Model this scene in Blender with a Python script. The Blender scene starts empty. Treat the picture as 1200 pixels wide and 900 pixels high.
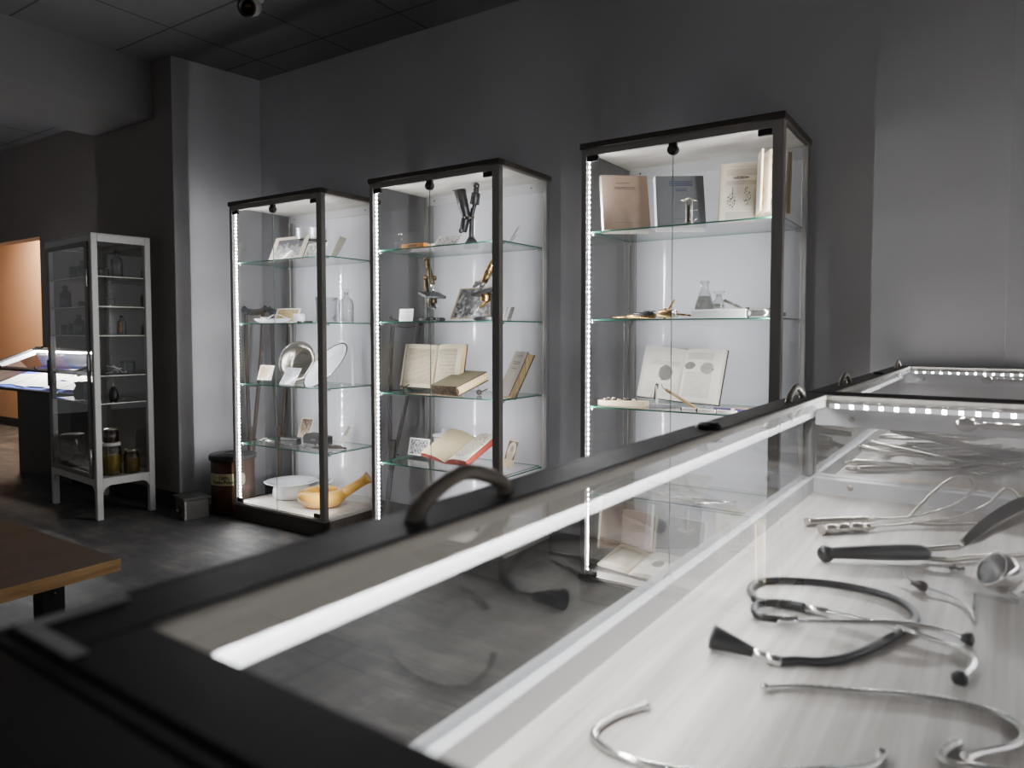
import bpy, bmesh, math, random
from mathutils import Vector, Matrix
random.seed(7)
C = bpy.context.scene.collection
sc = bpy.context.scene
PI = math.pi
R = math.radians

# ------------------------------------------------------------------ materials
class NT:
    def __init__(s, name):
        s.mat = bpy.data.materials.new(name); s.mat.use_nodes = True
        s.t = s.mat.node_tree; s.n = s.t.nodes; s.l = s.t.links
        s.n.clear(); s.out = s.n.new('ShaderNodeOutputMaterial')
    def put(s, inp, v):
        if isinstance(v, bpy.types.NodeSocket): s.l.new(v, inp)
        else: inp.default_value = v
    def m(s, op, a, b=0.0, c=0.0):
        n = s.n.new('ShaderNodeMath'); n.operation = op
        s.put(n.inputs[0], a); s.put(n.inputs[1], b); s.put(n.inputs[2], c)
        return n.outputs[0]
    def rng(s, x, a, b): return s.m('MULTIPLY', s.m('GREATER_THAN', x, a), s.m('LESS_THAN', x, b))
    def coord(s, kind='Object'):
        return s.n.new('ShaderNodeTexCoord').outputs[kind]
    def sep(s, v):
        n = s.n.new('ShaderNodeSeparateXYZ'); s.l.new(v, n.inputs[0]); return n.outputs
    def comb(s, x, y, z=0.0):
        n = s.n.new('ShaderNodeCombineXYZ')
        for i, v in enumerate((x, y, z)): s.put(n.inputs[i], v)
        return n.outputs[0]
    def mapped(s, v, scale):
        n = s.n.new('ShaderNodeMapping'); s.l.new(v, n.inputs[0]); n.inputs['Scale'].default_value = scale
        return n.outputs[0]
    def noise(s, v, scale=5, detail=3, rough=.5):
        n = s.n.new('ShaderNodeTexNoise'); s.l.new(v, n.inputs['Vector'])
        n.inputs['Scale'].default_value = scale; n.inputs['Detail'].default_value = detail
        n.inputs['Roughness'].default_value = rough
        return n.outputs[0]
    def mix(s, f, a, b):
        n = s.n.new('ShaderNodeMix'); n.data_type = 'RGBA'
        s.put(n.inputs[0], f); s.put(n.inputs[6], col(a)); s.put(n.inputs[7], col(b))
        return n.outputs[2]
    def ramp(s, f, stops):
        n = s.n.new('ShaderNodeValToRGB'); s.l.new(f, n.inputs[0])
        e = n.color_ramp.elements
        while len(e) < len(stops): e.new(.5)
        for k, (p, c) in enumerate(stops): e[k].position = p; e[k].color = col(c)
        return n.outputs[0]
    def bsdf(s, base, rough=.5, metal=0.0, coat=0.0, spec=.5, bump=None, bstr=.2, bdist=.002):
        n = s.n.new('ShaderNodeBsdfPrincipled')
        s.put(n.inputs['Base Color'], col(base)); s.put(n.inputs['Roughness'], rough)
        n.inputs['Metallic'].default_value = metal
        n.inputs['Coat Weight'].default_value = coat; n.inputs['Coat Roughness'].default_value = .0
        n.inputs['Specular IOR Level'].default_value = spec
        if bump is not None:
            b = s.n.new('ShaderNodeBump'); b.inputs['Strength'].default_value = bstr; b.inputs['Distance'].default_value = bdist
            s.l.new(bump, b.inputs['Height']); s.l.new(b.outputs[0], n.inputs['Normal'])
        s.l.new(n.outputs[0], s.out.inputs[0])
        return n
def col(c):
    if isinstance(c, bpy.types.NodeSocket): return c
    if len(c) == 3: return (c[0], c[1], c[2], 1)
    return c
def srgb(r, g, b):
    f = lambda v: ((v/255+.055)/1.055)**2.4 if v/255 > .04045 else v/255/12.92
    return (f(r), f(g), f(b))
def plain(name, c, rough=.5, metal=0.0, coat=0.0, spec=.5, mottle=.0, scale=30):
    t = NT(name)
    if mottle:
        f = t.noise(t.coord(), scale, 4)
        b = t.mix(f, tuple(v*(1-mottle) for v in c), tuple(min(1, v*(1+mottle)) for v in c))
        t.bsdf(b, rough, metal, coat, spec)
    else:
        f = t.noise(t.coord(), 40, 2)
        t.bsdf(c, t.m('MULTIPLY_ADD', f, rough*.25, rough*.87), metal, coat, spec)
    return t.mat
def glassy(name, tint=(1, 1, 1), f0=.043, rough=.0, film=0.0, two=True):
    t = NT(name)
    lw = t.n.new('ShaderNodeLayerWeight'); lw.inputs[0].default_value = .5
    r1 = t.m('MULTIPLY_ADD', t.m('POWER', lw.outputs['Facing'], 5.0), 1-f0, f0)
    f = t.m('DIVIDE', t.m('MULTIPLY', r1, 2.0), t.m('ADD', r1, 1.0)) if two else r1
    tr = t.n.new('ShaderNodeBsdfTransparent'); tr.inputs[0].default_value = col(tint)
    gl = t.n.new('ShaderNodeBsdfGlossy'); gl.inputs['Roughness'].default_value = rough
    mx = t.n.new('ShaderNodeMixShader')
    t.l.new(f, mx.inputs[0]); t.l.new(tr.outputs[0], mx.inputs[1]); t.l.new(gl.outputs[0], mx.inputs[2])
    last = mx.outputs[0]
    if film:
        df = t.n.new('ShaderNodeBsdfDiffuse'); df.inputs[0].default_value = (.9, .9, .9, 1)
        m2 = t.n.new('ShaderNodeMixShader'); m2.inputs[0].default_value = film
        t.l.new(last, m2.inputs[1]); t.l.new(df.outputs[0], m2.inputs[2]); last = m2.outputs[0]
    t.l.new(last, t.out.inputs[0])
    return t.mat
def bottleglass(name, tint, f0=.1, edge=(.6, .6, .6)):
    # thin glass: clear facing, darker toward the rim
    t = NT(name)
    lw = t.n.new('ShaderNodeLayerWeight'); lw.inputs[0].default_value = .5
    f = t.m('MULTIPLY_ADD', t.m('POWER', lw.outputs['Facing'], 4.0), .75, f0)
    c = t.mix(t.m('POWER', lw.outputs['Facing'], 2.0), tint, tuple(a*b for a, b in zip(tint, edge)))
    tr = t.n.new('ShaderNodeBsdfTransparent'); t.l.new(c, tr.inputs[0])
    gl = t.n.new('ShaderNodeBsdfGlossy'); gl.inputs['Roughness'].default_value = .03
    mx = t.n.new('ShaderNodeMixShader')
    t.l.new(f, mx.inputs[0]); t.l.new(tr.outputs[0], mx.inputs[1]); t.l.new(gl.outputs[0], mx.inputs[2])
    t.l.new(mx.outputs[0], t.out.inputs[0])
    return t.mat
def emit(name, c, strength):
    t = NT(name); e = t.n.new('ShaderNodeEmission')
    e.inputs[0].default_value = col(c); e.inputs[1].default_value = strength
    t.l.new(e.outputs[0], t.out.inputs[0]); return t.mat
def wood(name, dark, light, scale=(3, 40, 40), rough=.5, ring=6, axis='Object'):
    t = NT(name); v = t.mapped(t.coord(axis), scale)
    a = t.noise(v, 1.0, 6, .62)
    b = t.noise(t.mapped(t.coord(axis), tuple(q*.28 for q in scale)), 1.0, 3, .5)
    f = t.m('ADD', t.m('MULTIPLY', a, .6), t.m('MULTIPLY', b, .4))
    t.bsdf(t.ramp(f, [(.32, dark), (.5, tuple((p+q)/2 for p, q in zip(dark, light))), (.66, light)]), rough, bump=a, bstr=.12)
    return t.mat
def paint(name, c, rough=.75, mot=.08):
    t = NT(name); f = t.noise(t.coord(), 2.2, 4); g = t.noise(t.coord(), 180, 2)
    b = t.mix(f, tuple(v*(1-mot) for v in c), tuple(v*(1+mot) for v in c))
    t.bsdf(b, rough, spec=.25, bump=g, bstr=.05, bdist=.001); return t.mat
def printed(name, paper, ink, blocks=(), figs=(), rules=(), stain=.12, seed=0.0, rough=.7):
    # page / cover: UV-driven lines of type in blocks, drawings as dark mottled ovals, thin rules
    t = NT(name); uv = t.sep(t.coord('UV')); u, v = uv[0], uv[1]
    sh = t.comb(t.m('ADD', u, seed), v, seed)
    tot = 0.0
    for (u0, u1, v0, v1, n, dens) in blocks:
        k = t.m('MULTIPLY', v, float(n))
        row = t.m('LESS_THAN', t.m('FRACT', k), .55)
        wn = t.noise(t.comb(t.m('MULTIPLY', u, 60.0), t.m('FLOOR', k), seed), 1.0, 2)
        q = t.m('MULTIPLY', row, t.m('GREATER_THAN', wn, .42))
        q = t.m('MULTIPLY', q, t.m('MULTIPLY', t.rng(u, u0, u1), t.rng(v, v0, v1)))
        q = t.m('MULTIPLY', q, dens)
        tot = q if tot == 0.0 else t.m('MAXIMUM', tot, q)
    for (cu, cv, ru, rv, dens, *lf) in figs:
        du = t.m('POWER', t.m('DIVIDE', t.m('SUBTRACT', u, cu), ru), 2.0); dv = t.m('POWER', t.m('DIVIDE', t.m('SUBTRACT', v, cv), rv), 2.0)
        w = t.noise(t.mapped(sh, (28, 28, 1)), 1.0, 4)
        q = t.m('LESS_THAN', t.m('ADD', t.m('ADD', du, dv), t.m('MULTIPLY', w, .9)), 1.25)
        w2 = t.noise(t.mapped(sh, (70, 90, 1)), 1.0, 2)
        q = t.m('MULTIPLY', q, t.m('MULTIPLY', dens, t.m('MULTIPLY_ADD', t.m('GREATER_THAN', w2, .5), .45, .55)))
        if lf: q = t.m('MULTIPLY', q, t.m('GREATER_THAN', t.noise(t.mapped(sh, (lf[0], lf[0], 1)), 1.0, 3), lf[1]))
        tot = q if tot == 0.0 else t.m('MAXIMUM', tot, q)
    for (u0, u1, v0, wd) in rules:
        q = t.m('MULTIPLY', t.rng(u, u0, u1), t.rng(v, v0-wd, v0+wd)); q = t.m('MULTIPLY', q, .6)
        tot = q if tot == 0.0 else t.m('MAXIMUM', tot, q)
    st = t.noise(t.mapped(sh, (4, 5, 1)), 1.0, 4)
    base = t.mix(st, tuple(c*(1-stain) for c in paper), tuple(min(1, c*(1+stain)) for c in paper))
    c = base if tot == 0.0 else t.mix(tot, base, ink)
    t.bsdf(c, rough, spec=.25); return t.mat
def photo(name, border, dark, light, bw=.06, seed=1.0, scale=9, rows=0, ground=.0, oval=False, coat=.3, bot=None, sh=.0):
    # an old photograph: mottled greys inside a plain mount, optionally rows of pale figures
    t = NT(name); uv = t.sep(t.coord('UV')); u, v = uv[0], uv[1]
    p = t.comb(t.m('MULTIPLY', t.m('ADD', u, seed), scale*1.6), t.m('MULTIPLY', v, float(scale)), seed)
    f = t.noise(p, 1.0, 4, .6)
    if rows:
        g = t.m('SINE', t.m('MULTIPLY', u, 6.283*rows*2.2)); h = t.m('SINE', t.m('MULTIPLY', v, 6.283*rows))
        f = t.m('ADD', t.m('MULTIPLY', f, .75), t.m('MULTIPLY_ADD', t.m('MULTIPLY', g, h), .08, .12))
    if ground: f = t.m('ADD', f, t.m('MULTIPLY', t.m('SUBTRACT', .5, v), ground))
    img = t.ramp(f, [(.36+sh, dark), (.5+sh, tuple(a*.6+b*.4 for a, b in zip(dark, light))), (.66+sh, light)])
    b0 = bw if bot is None else bot
    if oval:
        du = t.m('POWER', t.m('DIVIDE', t.m('SUBTRACT', u, .5), .38), 2.0); dv = t.m('POWER', t.m('DIVIDE', t.m('SUBTRACT', v, .6), .32), 2.0)
        hd = t.m('LESS_THAN', t.m('ADD', t.m('POWER', t.m('DIVIDE', t.m('SUBTRACT', u, .5), .15), 2.0), t.m('POWER', t.m('DIVIDE', t.m('SUBTRACT', v, .66), .14), 2.0)), 1.0)
        bd = t.m('LESS_THAN', t.m('ADD', t.m('POWER', t.m('DIVIDE', t.m('SUBTRACT', u, .5), .3), 2.0), t.m('POWER', t.m('DIVIDE', t.m('SUBTRACT', v, .38), .2), 2.0)), 1.0)
        ins = t.m('LESS_THAN', t.m('ADD', du, dv), 1.0)
        img = t.mix(ins, dark, light); img = t.mix(hd, img, tuple(c*.45 for c in light)); img = t.mix(bd, img, tuple(c*.75 for c in light))
    mask = t.m('MULTIPLY', t.rng(u, bw, 1-bw), t.rng(v, b0, 1-bw))
    t.bsdf(t.mix(mask, border, img), .4, coat=coat); return t.mat

M = {}
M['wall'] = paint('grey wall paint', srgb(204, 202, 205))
M['wallshade'] = paint('shaded grey wall paint', srgb(150, 142, 138))  # wall grey with shade put into the colour, for pier and recess
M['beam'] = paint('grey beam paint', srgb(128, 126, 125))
M['orange'] = paint('peach wall paint', srgb(226, 182, 146))
M['base'] = plain('black skirting', (.012, .011, .011), .5)
def floor_mat():
    t = NT('worn dark concrete'); v = t.coord()
    a = t.noise(v, 3.5, 7, .65); b = t.noise(t.mapped(v, (1.5, 6, 1)), 2.0, 6, .7)
    f = t.m('ADD', t.m('MULTIPLY', a, .55), t.m('MULTIPLY', b, .45))
    t.bsdf(t.ramp(f, [(.3, srgb(52, 50, 50)), (.5, srgb(84, 82, 81)), (.63, srgb(122, 116, 108)), (.75, srgb(150, 142, 130))]), .6, spec=.35, bump=a, bstr=.15)
    return t.mat
M['floor'] = floor_mat()
def ceil_mat(x0, y0, px, py):
    t = NT('suspended ceiling tiles'); s = t.sep(t.coord())
    fx = t.m('FRACT', t.m('DIVIDE', t.m('SUBTRACT', s[0], x0), px)); fy = t.m('FRACT', t.m('DIVIDE', t.m('SUBTRACT', s[1], y0), py))
    g = t.m('MAXIMUM', t.m('LESS_THAN', fx, .022), t.m('LESS_THAN', fy, .022))
    nz = t.noise(t.coord(), 90, 4)
    base = t.mix(nz, srgb(122, 122, 124), srgb(138, 138, 140))
    t.bsdf(t.mix(g, base, srgb(92, 92, 94)), .85, spec=.15, bump=t.m('SUBTRACT', 1.0, g), bstr=.5, bdist=.004); return t.mat
M['ceil'] = ceil_mat(-3.88-6, 2.06-6, .6, .57)
M['alu'] = plain('anodised aluminium', srgb(178, 176, 174), .38, .85)
M['post'] = plain('bronze grey aluminium', srgb(172, 167, 162), .5, .1)
M['dark'] = wood('dark brown laminate', srgb(60, 53, 48), srgb(92, 83, 76), (4, 60, 60), .45)
M['lightwood'] = wood('pale grey oak laminate', srgb(186, 178, 168), srgb(226, 220, 212), (5, 60, 60), .5)
M['tray'] = wood('whitewashed oak tray', srgb(150, 140, 131), srgb(232, 227, 220), (66, 2.4, 40), .45)
M['panel'] = plain('white back panel', srgb(224, 224, 231), .3, coat=1.0, spec=.2)
M['whitemetal'] = plain('white lacquered metal', srgb(205, 203, 198), .35, mottle=.05)
M['pane'] = glassy('clear glass pane', (.985, .99, .988))
M['oldpane'] = glassy('old cabinet glass', (.97, .98, .97), .003)
M['shelfglass'] = glassy('clear shelf glass', (.985, .995, .99), .04, two=False)
M['edge'] = plain('green glass edge', srgb(52, 122, 98), .15, coat=.6)
M['paleedge'] = plain('grey green door edge', srgb(92, 112, 104), .3)
M['led'] = emit('cool led', (.97, .975, 1.0), 1250.0)
M['ledcase'] = emit('neutral led', (.97, .98, 1.0), 520.0)
M['ledglow'] = emit('led strip backing glow', (.97, .98, 1.0), 2.2)  # self-glow standing in for LED light falling on the strip backing
M['leddesk'] = emit('desk led', (.97, .98, 1.0), 3600.0)
M['black'] = plain('satin black plastic', (.012, .012, .013), .35)
M['frame'] = plain('black brown lid frame', srgb(62, 59, 58), .5, .1)
M['rail'] = plain('brushed silver rail', srgb(226, 221, 212), .5, .0)
M['railwhite'] = plain('pale silver rail', srgb(214, 214, 216), .4, .15)
M['handle'] = plain('dark bronze handle', srgb(164, 155, 142), .36, .12)
M['chrome'] = plain('polished chrome', srgb(236, 234, 231), .13, .95)
M['steel'] = plain('worn nickel steel', srgb(188, 182, 172), .26, .9)
M['alucup'] = plain('satin silver cup', srgb(214, 214, 216), .32, .6)
M['darksteel'] = plain('tarnished dark steel', srgb(92, 87, 82), .25, .9)
M['brass'] = plain('aged brass', srgb(172, 142, 88), .28, 1)
M['dbrass'] = plain('dark lacquered brass', srgb(84, 68, 46), .3, .9)
M['rubber'] = plain('black rubber', srgb(30, 29, 29), .42)
M['enamel'] = plain('white enamel', srgb(226, 228, 230), .12, coat=.6)
M['china'] = plain('white glazed china', srgb(235, 235, 232), .12, coat=.5)
M['yellow'] = plain('glazed yellow earthenware', srgb(214, 164, 72), .12, coat=.9, mottle=.14, scale=14)
M['navy'] = plain('dark blue rim', srgb(40, 46, 62), .2)
M['cream'] = plain('cream card', srgb(226, 218, 200), .7, mottle=.05)
M['white'] = plain('white card', srgb(238, 238, 236), .6)
M['plexi'] = glassy('clear plexiglass', (.97, .98, .98), .06)
M['clear'] = bottleglass('clear bottle glass', (.95, .96, .96), .08)
M['amber'] = bottleglass('amber bottle glass', (.42, .2, .06))
M['brownglass'] = bottleglass('dark brown glass', (.07, .045, .03), .12)
M['olive'] = bottleglass('yellowed jar glass', (.74, .7, .46), .1)
M['crutch'] = wood('old brown crutch wood', srgb(70, 52, 40), srgb(112, 88, 70), (40, 40, 4), .5)
M['crutchdark'] = wood('dark crutch wood', srgb(44, 36, 32), srgb(76, 64, 56), (40, 40, 4), .5)
M['leather'] = plain('black leather', srgb(34, 32, 31), .5)
M['bench'] = wood('brown oak bench top', srgb(80, 60, 40), srgb(112, 86, 58), (30, 3, 30), .55)
M['benchedge'] = wood('oak plywood edge', srgb(160, 116, 70), srgb(232, 184, 124), (60, 6, 120), .6)
M['barrel'] = wood('brown varnished barrel', srgb(66, 42, 24), srgb(98, 64, 36), (16, 16, 3), .35)
M['barrellabel'] = plain('yellowed label', srgb(206, 196, 150), .5, mottle=.12)
M['ink'] = plain('black ink', (.01, .01, .01), .6)
M['greybox'] = plain('grey painted metal', srgb(92, 90, 86), .4, .3, mottle=.1)
M['greyvent'] = plain('dark opening', (.01, .01, .01), .6)
M['pedestal'] = plain('dark grey pedestal laminate', srgb(52, 50, 50), .5)
M['blue'] = plain('blue felt', srgb(60, 84, 190), .9)
M['orangebox'] = plain('orange card box', srgb(206, 134, 38), .4, mottle=.08)
M['pageedge'] = None
def edges(name, a, b, s=(3, 3, 260)):
    t = NT(name); f = t.noise(t.mapped(t.coord(), s), 1.0, 3, .6)
    t.bsdf(t.ramp(f, [(.35, a), (.65, b)]), .8, spec=.2); return t.mat
M['pageedge'] = edges('yellowed page edges', srgb(176, 142, 92), srgb(232, 208, 164), (260, 260, 3))
M['pagewhite'] = edges('pale page edges', srgb(206, 196, 176), srgb(240, 234, 220), (260, 260, 3))
M['pagered'] = edges('red page edges', srgb(108, 40, 34), srgb(148, 62, 52), (260, 260, 3))
INK = srgb(40, 36, 33)
M['pgA'] = printed('old text page', srgb(226, 212, 184), srgb(112, 97, 80), [(.14, .9, .08, .9, 42, .85)], rules=[(.14, .9, .74, .003), (.14, .9, .36, .003)], seed=3)
M['pgB'] = printed('old text page right', srgb(226, 212, 184), srgb(104, 90, 74), [(.06, .84, .16, .9, 40, .9)], rules=[(.06, .84, .52, .003)], seed=5)
M['pgC'] = printed('page with dental plate', srgb(236, 230, 218), INK, [(.25, .92, .64, .74, 60, .4), (.2, .9, .06, .3, 55, .22)], [(.62, .5, .18, .17, 1.0), (.62, .44, .2, .12, .5, 30, .5)], [(.3, .9, .78, .002)], .05, 7)
M['pgD'] = printed('page with two denture drawings', srgb(236, 230, 218), INK, [(.1, .78, .8, .93, 60, .5), (.1, .8, .08, .56, 55, .42)], [(.2, .68, .18, .08, 1.0), (.66, .64, .18, .12, 1.0, 50, .45)], (), .05, 9)
M['pgE'] = printed('page with instrument drawings', srgb(232, 222, 204), INK, [(.16, .92, .78, .9, 60, .5), (.16, .92, .62, .7, 60, .5), (.16, .9, .04, .16, 60, .5)], [(.52, .745, .24, .03, 1.0, 40, .42), (.3, .36, .13, .15, 1.0, 30, .5), (.33, .5, .015, .12, .9), (.7, .42, .1, .2, 1.0, 30, .54)], [(.12, .92, .93, .002), (.12, .95, .2, .002)], .07, 11)
M['pgF'] = printed('curved page of type', srgb(222, 216, 204), INK, [(.1, .85, .08, .92, 50, .45)], (), (), .06, 13)
M['pgG'] = printed('faded blank page', srgb(222, 204, 164), srgb(180, 160, 120), [(.15, .85, .2, .85, 30, .2)], (), (), .1, 15)
M['pgH'] = printed('page with botanical plate', srgb(232, 224, 204), srgb(104, 100, 66), (), [(.5, .55, .5, .5, 1.0, 24, .5)], (), .06, 17)
M['cvBrown'] = printed('fawn cloth cover', srgb(134, 115, 99), srgb(50, 40, 36), [(.3, .62, .84, .87, 40, .8), (.27, .72, .735, .79, 36, .95)], (), [(.22, .8, .14, .003)], .1, 19)
M['cvGrey'] = printed('grey cloth cover', srgb(96, 97, 100), srgb(34, 40, 76), [(.28, .76, .8, .9, 26, .95), (.4, .64, .69, .76, 30, .8)], (), [(.3, .72, .17, .003)], .08, 21)
M['cvTaupe'] = printed('grey paper cover', srgb(152, 142, 134), srgb(70, 62, 58), [(.2, .8, .86, .92, 30, .6), (.2, .75, .7, .78, 24, .9), (.25, .7, .6, .64, 30, .9)], (), [(.3, .7, .54, .004)], .1, 23)
M['cvGreen'] = printed('worn olive cover', srgb(112, 104, 78), srgb(80, 72, 54), [(.2, .8, .5, .6, 20, .4)], (), (), .2, 25)
M['cvRed'] = plain('brown red cloth', srgb(128, 56, 46), .6, mottle=.1)
M['cvBlack'] = plain('dark binding', srgb(52, 42, 36), .6, mottle=.15)
M['spineold'] = edges('crumbling spine', srgb(60, 46, 32), srgb(120, 92, 58), (60, 60, 60))
M['cardtxt'] = printed('typed caption card', srgb(240, 240, 234), srgb(150, 150, 146), [(.12, .86, .12, .55, 10, .5), (.3, .75, .68, .85, 12, .7)], (), (), .02, 27)
M['doc'] = printed('pale document', srgb(240, 238, 228), srgb(150, 140, 130), [(.12, .88, .1, .9, 26, .5)], (), (), .03, 29)
M['doc2'] = printed('buff document', srgb(206, 174, 136), srgb(120, 90, 70), [(.12, .88, .1, .9, 20, .5)], (), (), .06, 31)
M['ph1'] = photo('mounted photographs', srgb(222, 210, 186), srgb(52, 52, 58), srgb(214, 210, 204), .12, 1.3, 7, ground=.5, sh=.07)
M['ph2'] = photo('glossy grey photograph', srgb(226, 226, 228), srgb(110, 106, 104), srgb(216, 214, 214), .05, 2.7, 6)
M['ph3'] = photo('brown toned photograph', srgb(236, 230, 218), srgb(150, 122, 76), srgb(206, 184, 138), .08, 3.9, 7)
M['ph4'] = photo('silvery photograph', srgb(200, 200, 204), srgb(112, 112, 118), srgb(214, 214, 220), .03, 4.4, 4)
M['ph5'] = photo('sepia photograph of a place', srgb(214, 204, 186), srgb(84, 62, 48), srgb(206, 184, 156), .06, 5.2, 6, ground=.4)
M['ph6'] = photo('small portrait card', srgb(228, 222, 208), srgb(92, 84, 76), srgb(206, 200, 188), .1, 6.1, 6, bot=.45)
M['ph7'] = photo('crowd photograph', srgb(206, 200, 190), srgb(52, 50, 50), srgb(206, 204, 200), .04, 7.7, 9, rows=4, ground=-.1)
M['ph8'] = photo('class photograph in a tan mount', srgb(172, 148, 116), srgb(48, 48, 50), srgb(214, 214, 210), .045, 8.3, 8, ground=.15, sh=.09)
M['ph9'] = photo('group photograph', srgb(238, 236, 232), srgb(40, 40, 42), srgb(226, 224, 220), .08, 9.1, 6, rows=3)
M['ph10'] = photo('oval portrait photograph', srgb(214, 196, 160), srgb(92, 74, 56), srgb(226, 214, 190), .06, 10.1, 5, oval=True, bot=.3)
M['etch'] = photo('framed grey print', srgb(196, 188, 168), srgb(150, 146, 136), srgb(206, 202, 190), .08, 11.5, 8)
M['speck'] = bottleglass('speckled bottle content', (.62, .6, .56), .1)
M['tan'] = wood('tan board', srgb(196, 168, 132), srgb(228, 206, 176), (4, 34, 34), .5)
M['peach'] = plain('wooden stick', srgb(176, 142, 92), .5, mottle=.15)
M['ornament'] = printed('patterned buff strip', srgb(206, 186, 140), srgb(96, 84, 60), [(.0, 1, .3, .7, 6, .9)], (), (), .1, 33)
M['purple'] = plain('violet handle', srgb(70, 52, 110), .4)
M['ivory'] = plain('ivory', srgb(226, 220, 206), .3, coat=.3)
M['bristle'] = plain('dark brown bristles', srgb(66, 40, 34), .8)

# ------------------------------------------------------------------ mesh builder
def cat(pts, n=6):
    P = [Vector(p) for p in pts]; out = []
    if len(P) < 3: return P
    for i in range(len(P)-1):
        p0 = P[max(0, i-1)]; p1 = P[i]; p2 = P[i+1]; p3 = P[min(len(P)-1, i+2)]
        for k in range(n):
            t = k/n
            out.append(.5*((2*p1)+(-p0+p2)*t+(2*p0-5*p1+4*p2-p3)*t*t+(-p0+3*p1-3*p2+p3)*t*t*t))
    out.append(P[-1]); return out
class MB:
    def __init__(s):
        s.bm = bmesh.new(); s.uv = s.bm.loops.layers.uv.new('UVMap'); s.X = Matrix()
    def v(s, p): return s.bm.verts.new(s.X @ Vector(p))
    def face(s, vs, mi=0, sm=False, uv=None):
        try: f = s.bm.faces.new(vs)
        except ValueError: return None
        f.material_index = mi; f.smooth = sm
        if uv:
            for l, q in zip(f.loops, uv): l[s.uv].uv = q
        return f
    def box(s, x0, x1, y0, y1, z0, z1, mi=0, bev=0.0, seg=1, tmi=None, smi=None):
        p = [(x0, y0, z0), (x1, y0, z0), (x1, y1, z0), (x0, y1, z0), (x0, y0, z1), (x1, y0, z1), (x1, y1, z1), (x0, y1, z1)]
        v = [s.v(q) for q in p]; U = [(0, 0), (1, 0), (1, 1), (0, 1)]
        fs = []
        for k, (a, b, c, d) in enumerate([(0, 3, 2, 1), (4, 5, 6, 7), (0, 1, 5, 4), (1, 2, 6, 5), (2, 3, 7, 6), (3, 0, 4, 7)]):
            m = mi
            if k < 2 and tmi is not None: m = tmi
            fs.append(s.face([v[a], v[b], v[c], v[d]], m, False, U))
        if bev:
            es = list({e for f in fs for e in f.edges})
            bmesh.ops.bevel(s.bm, geom=es, offset=bev, segments=seg, profile=.5, affect='EDGES')
        return s
    def obox(s, M4, sx, sy, sz, mi=0, bev=0.0):
        o = s.X; s.X = o @ M4; s.box(-sx/2, sx/2, -sy/2, sy/2, -sz/2, sz/2, mi, bev); s.X = o; return s
    def quad(s, a, b, c, d, mi=0, uv=True):
        s.face([s.v(a), s.v(b), s.v(c), s.v(d)], mi, False, [(0, 0), (1, 0), (1, 1), (0, 1)]); return s
    def lathe(s, prof, n=28, mi=0, at=(0, 0, 0), ax=None, sx=1.0, sy=1.0, sharp=()):
        o = s.X; T = Matrix.Translation(at)
        if ax is not None: T = T @ Vector((0, 0, 1)).rotation_difference(Vector(ax).normalized()).to_matrix().to_4x4()
        s.X = o @ T; rows = []
        for r, z in prof:
            if r < 1e-6: rows.append([s.v((0, 0, z))])
            else: rows.append([s.v((r*sx*math.cos(2*PI*k/n), r*sy*math.sin(2*PI*k/n), z)) for k in range(n)])
        s.X = o
        for a, b in zip(rows, rows[1:]):
            for k in range(n):
                k2 = (k+1) % n
                if len(a) == 1 and len(b) == 1: continue
                if len(a) == 1: s.face([a[0], b[k2], b[k]][::-1], mi, True)
                elif len(b) == 1: s.face([a[k], a[k2], b[0]], mi, True)
                else: s.face([a[k], a[k2], b[k2], b[k]], mi, True)
        return s
    def cyl(s, a, b, r, mi=0, n=16, r2=None):
        a = Vector(a); b = Vector(b); L = (b-a).length; r2 = r if r2 is None else r2
        e = min(r, r2, L)*.12
        return s.lathe([(0, 0), (r-e, 0), (r, e), (r2, L-e), (r2-e, L), (0, L)], n, mi, a, b-a)
    def tube(s, pts, r, n=10, mi=0, flat=1.0, sub=6, up=None):
        P = cat(pts, sub) if sub else [Vector(p) for p in pts]
        N = len(P); rr = r if callable(r) else (lambda t: r)
        T = [(P[min(N-1, i+1)]-P[max(0, i-1)]).normalized() for i in range(N)]
        u = Vector(up) if up else (Vector((0, 0, 1)) if abs(T[0].z) < .9 else Vector((1, 0, 0)))
        u = (u-T[0]*u.dot(T[0])).normalized(); rows = []
        for i in range(N):
            u = (u-T[i]*u.dot(T[i])).normalized(); w = T[i].cross(u); q = rr(i/(N-1))
            rows.append([s.v(P[i]+w*(q*math.cos(2*PI*k/n))+u*(q*flat*math.sin(2*PI*k/n))) for k in range(n)])
        for a, b in zip(rows, rows[1:]):
            for k in range(n): s.face([a[k], a[(k+1) % n], b[(k+1) % n], b[k]], mi, True)
        s.face(rows[0][::-1], mi); s.face(rows[-1], mi)
        return s
    def prism(s, poly, z0, z1, mi=0, M4=None, bev=0.0):
        o = s.X
        if M4 is not None: s.X = o @ M4
        a = [s.v((x, y, z0)) for x, y in poly]; b = [s.v((x, y, z1)) for x, y in poly]; n = len(poly); fs = []
        fs.append(s.face(a[::-1], mi)); fs.append(s.face(b, mi))
        for k in range(n): fs.append(s.face([a[k], a[(k+1) % n], b[(k+1) % n], b[k]], mi))
        if bev:
            es = list({e for f in fs if f for e in f.edges})
            bmesh.ops.bevel(s.bm, geom=es, offset=bev, segments=1, profile=.5, affect='EDGES')
        s.X = o; return s
    def sphere(s, c, r, mi=0, n=16, sz=1.0):
        k = 10; return s.lathe([(r*math.sin(PI*i/k), -r*sz*math.cos(PI*i/k)) for i in range(k+1)], n, mi, c)
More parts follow.
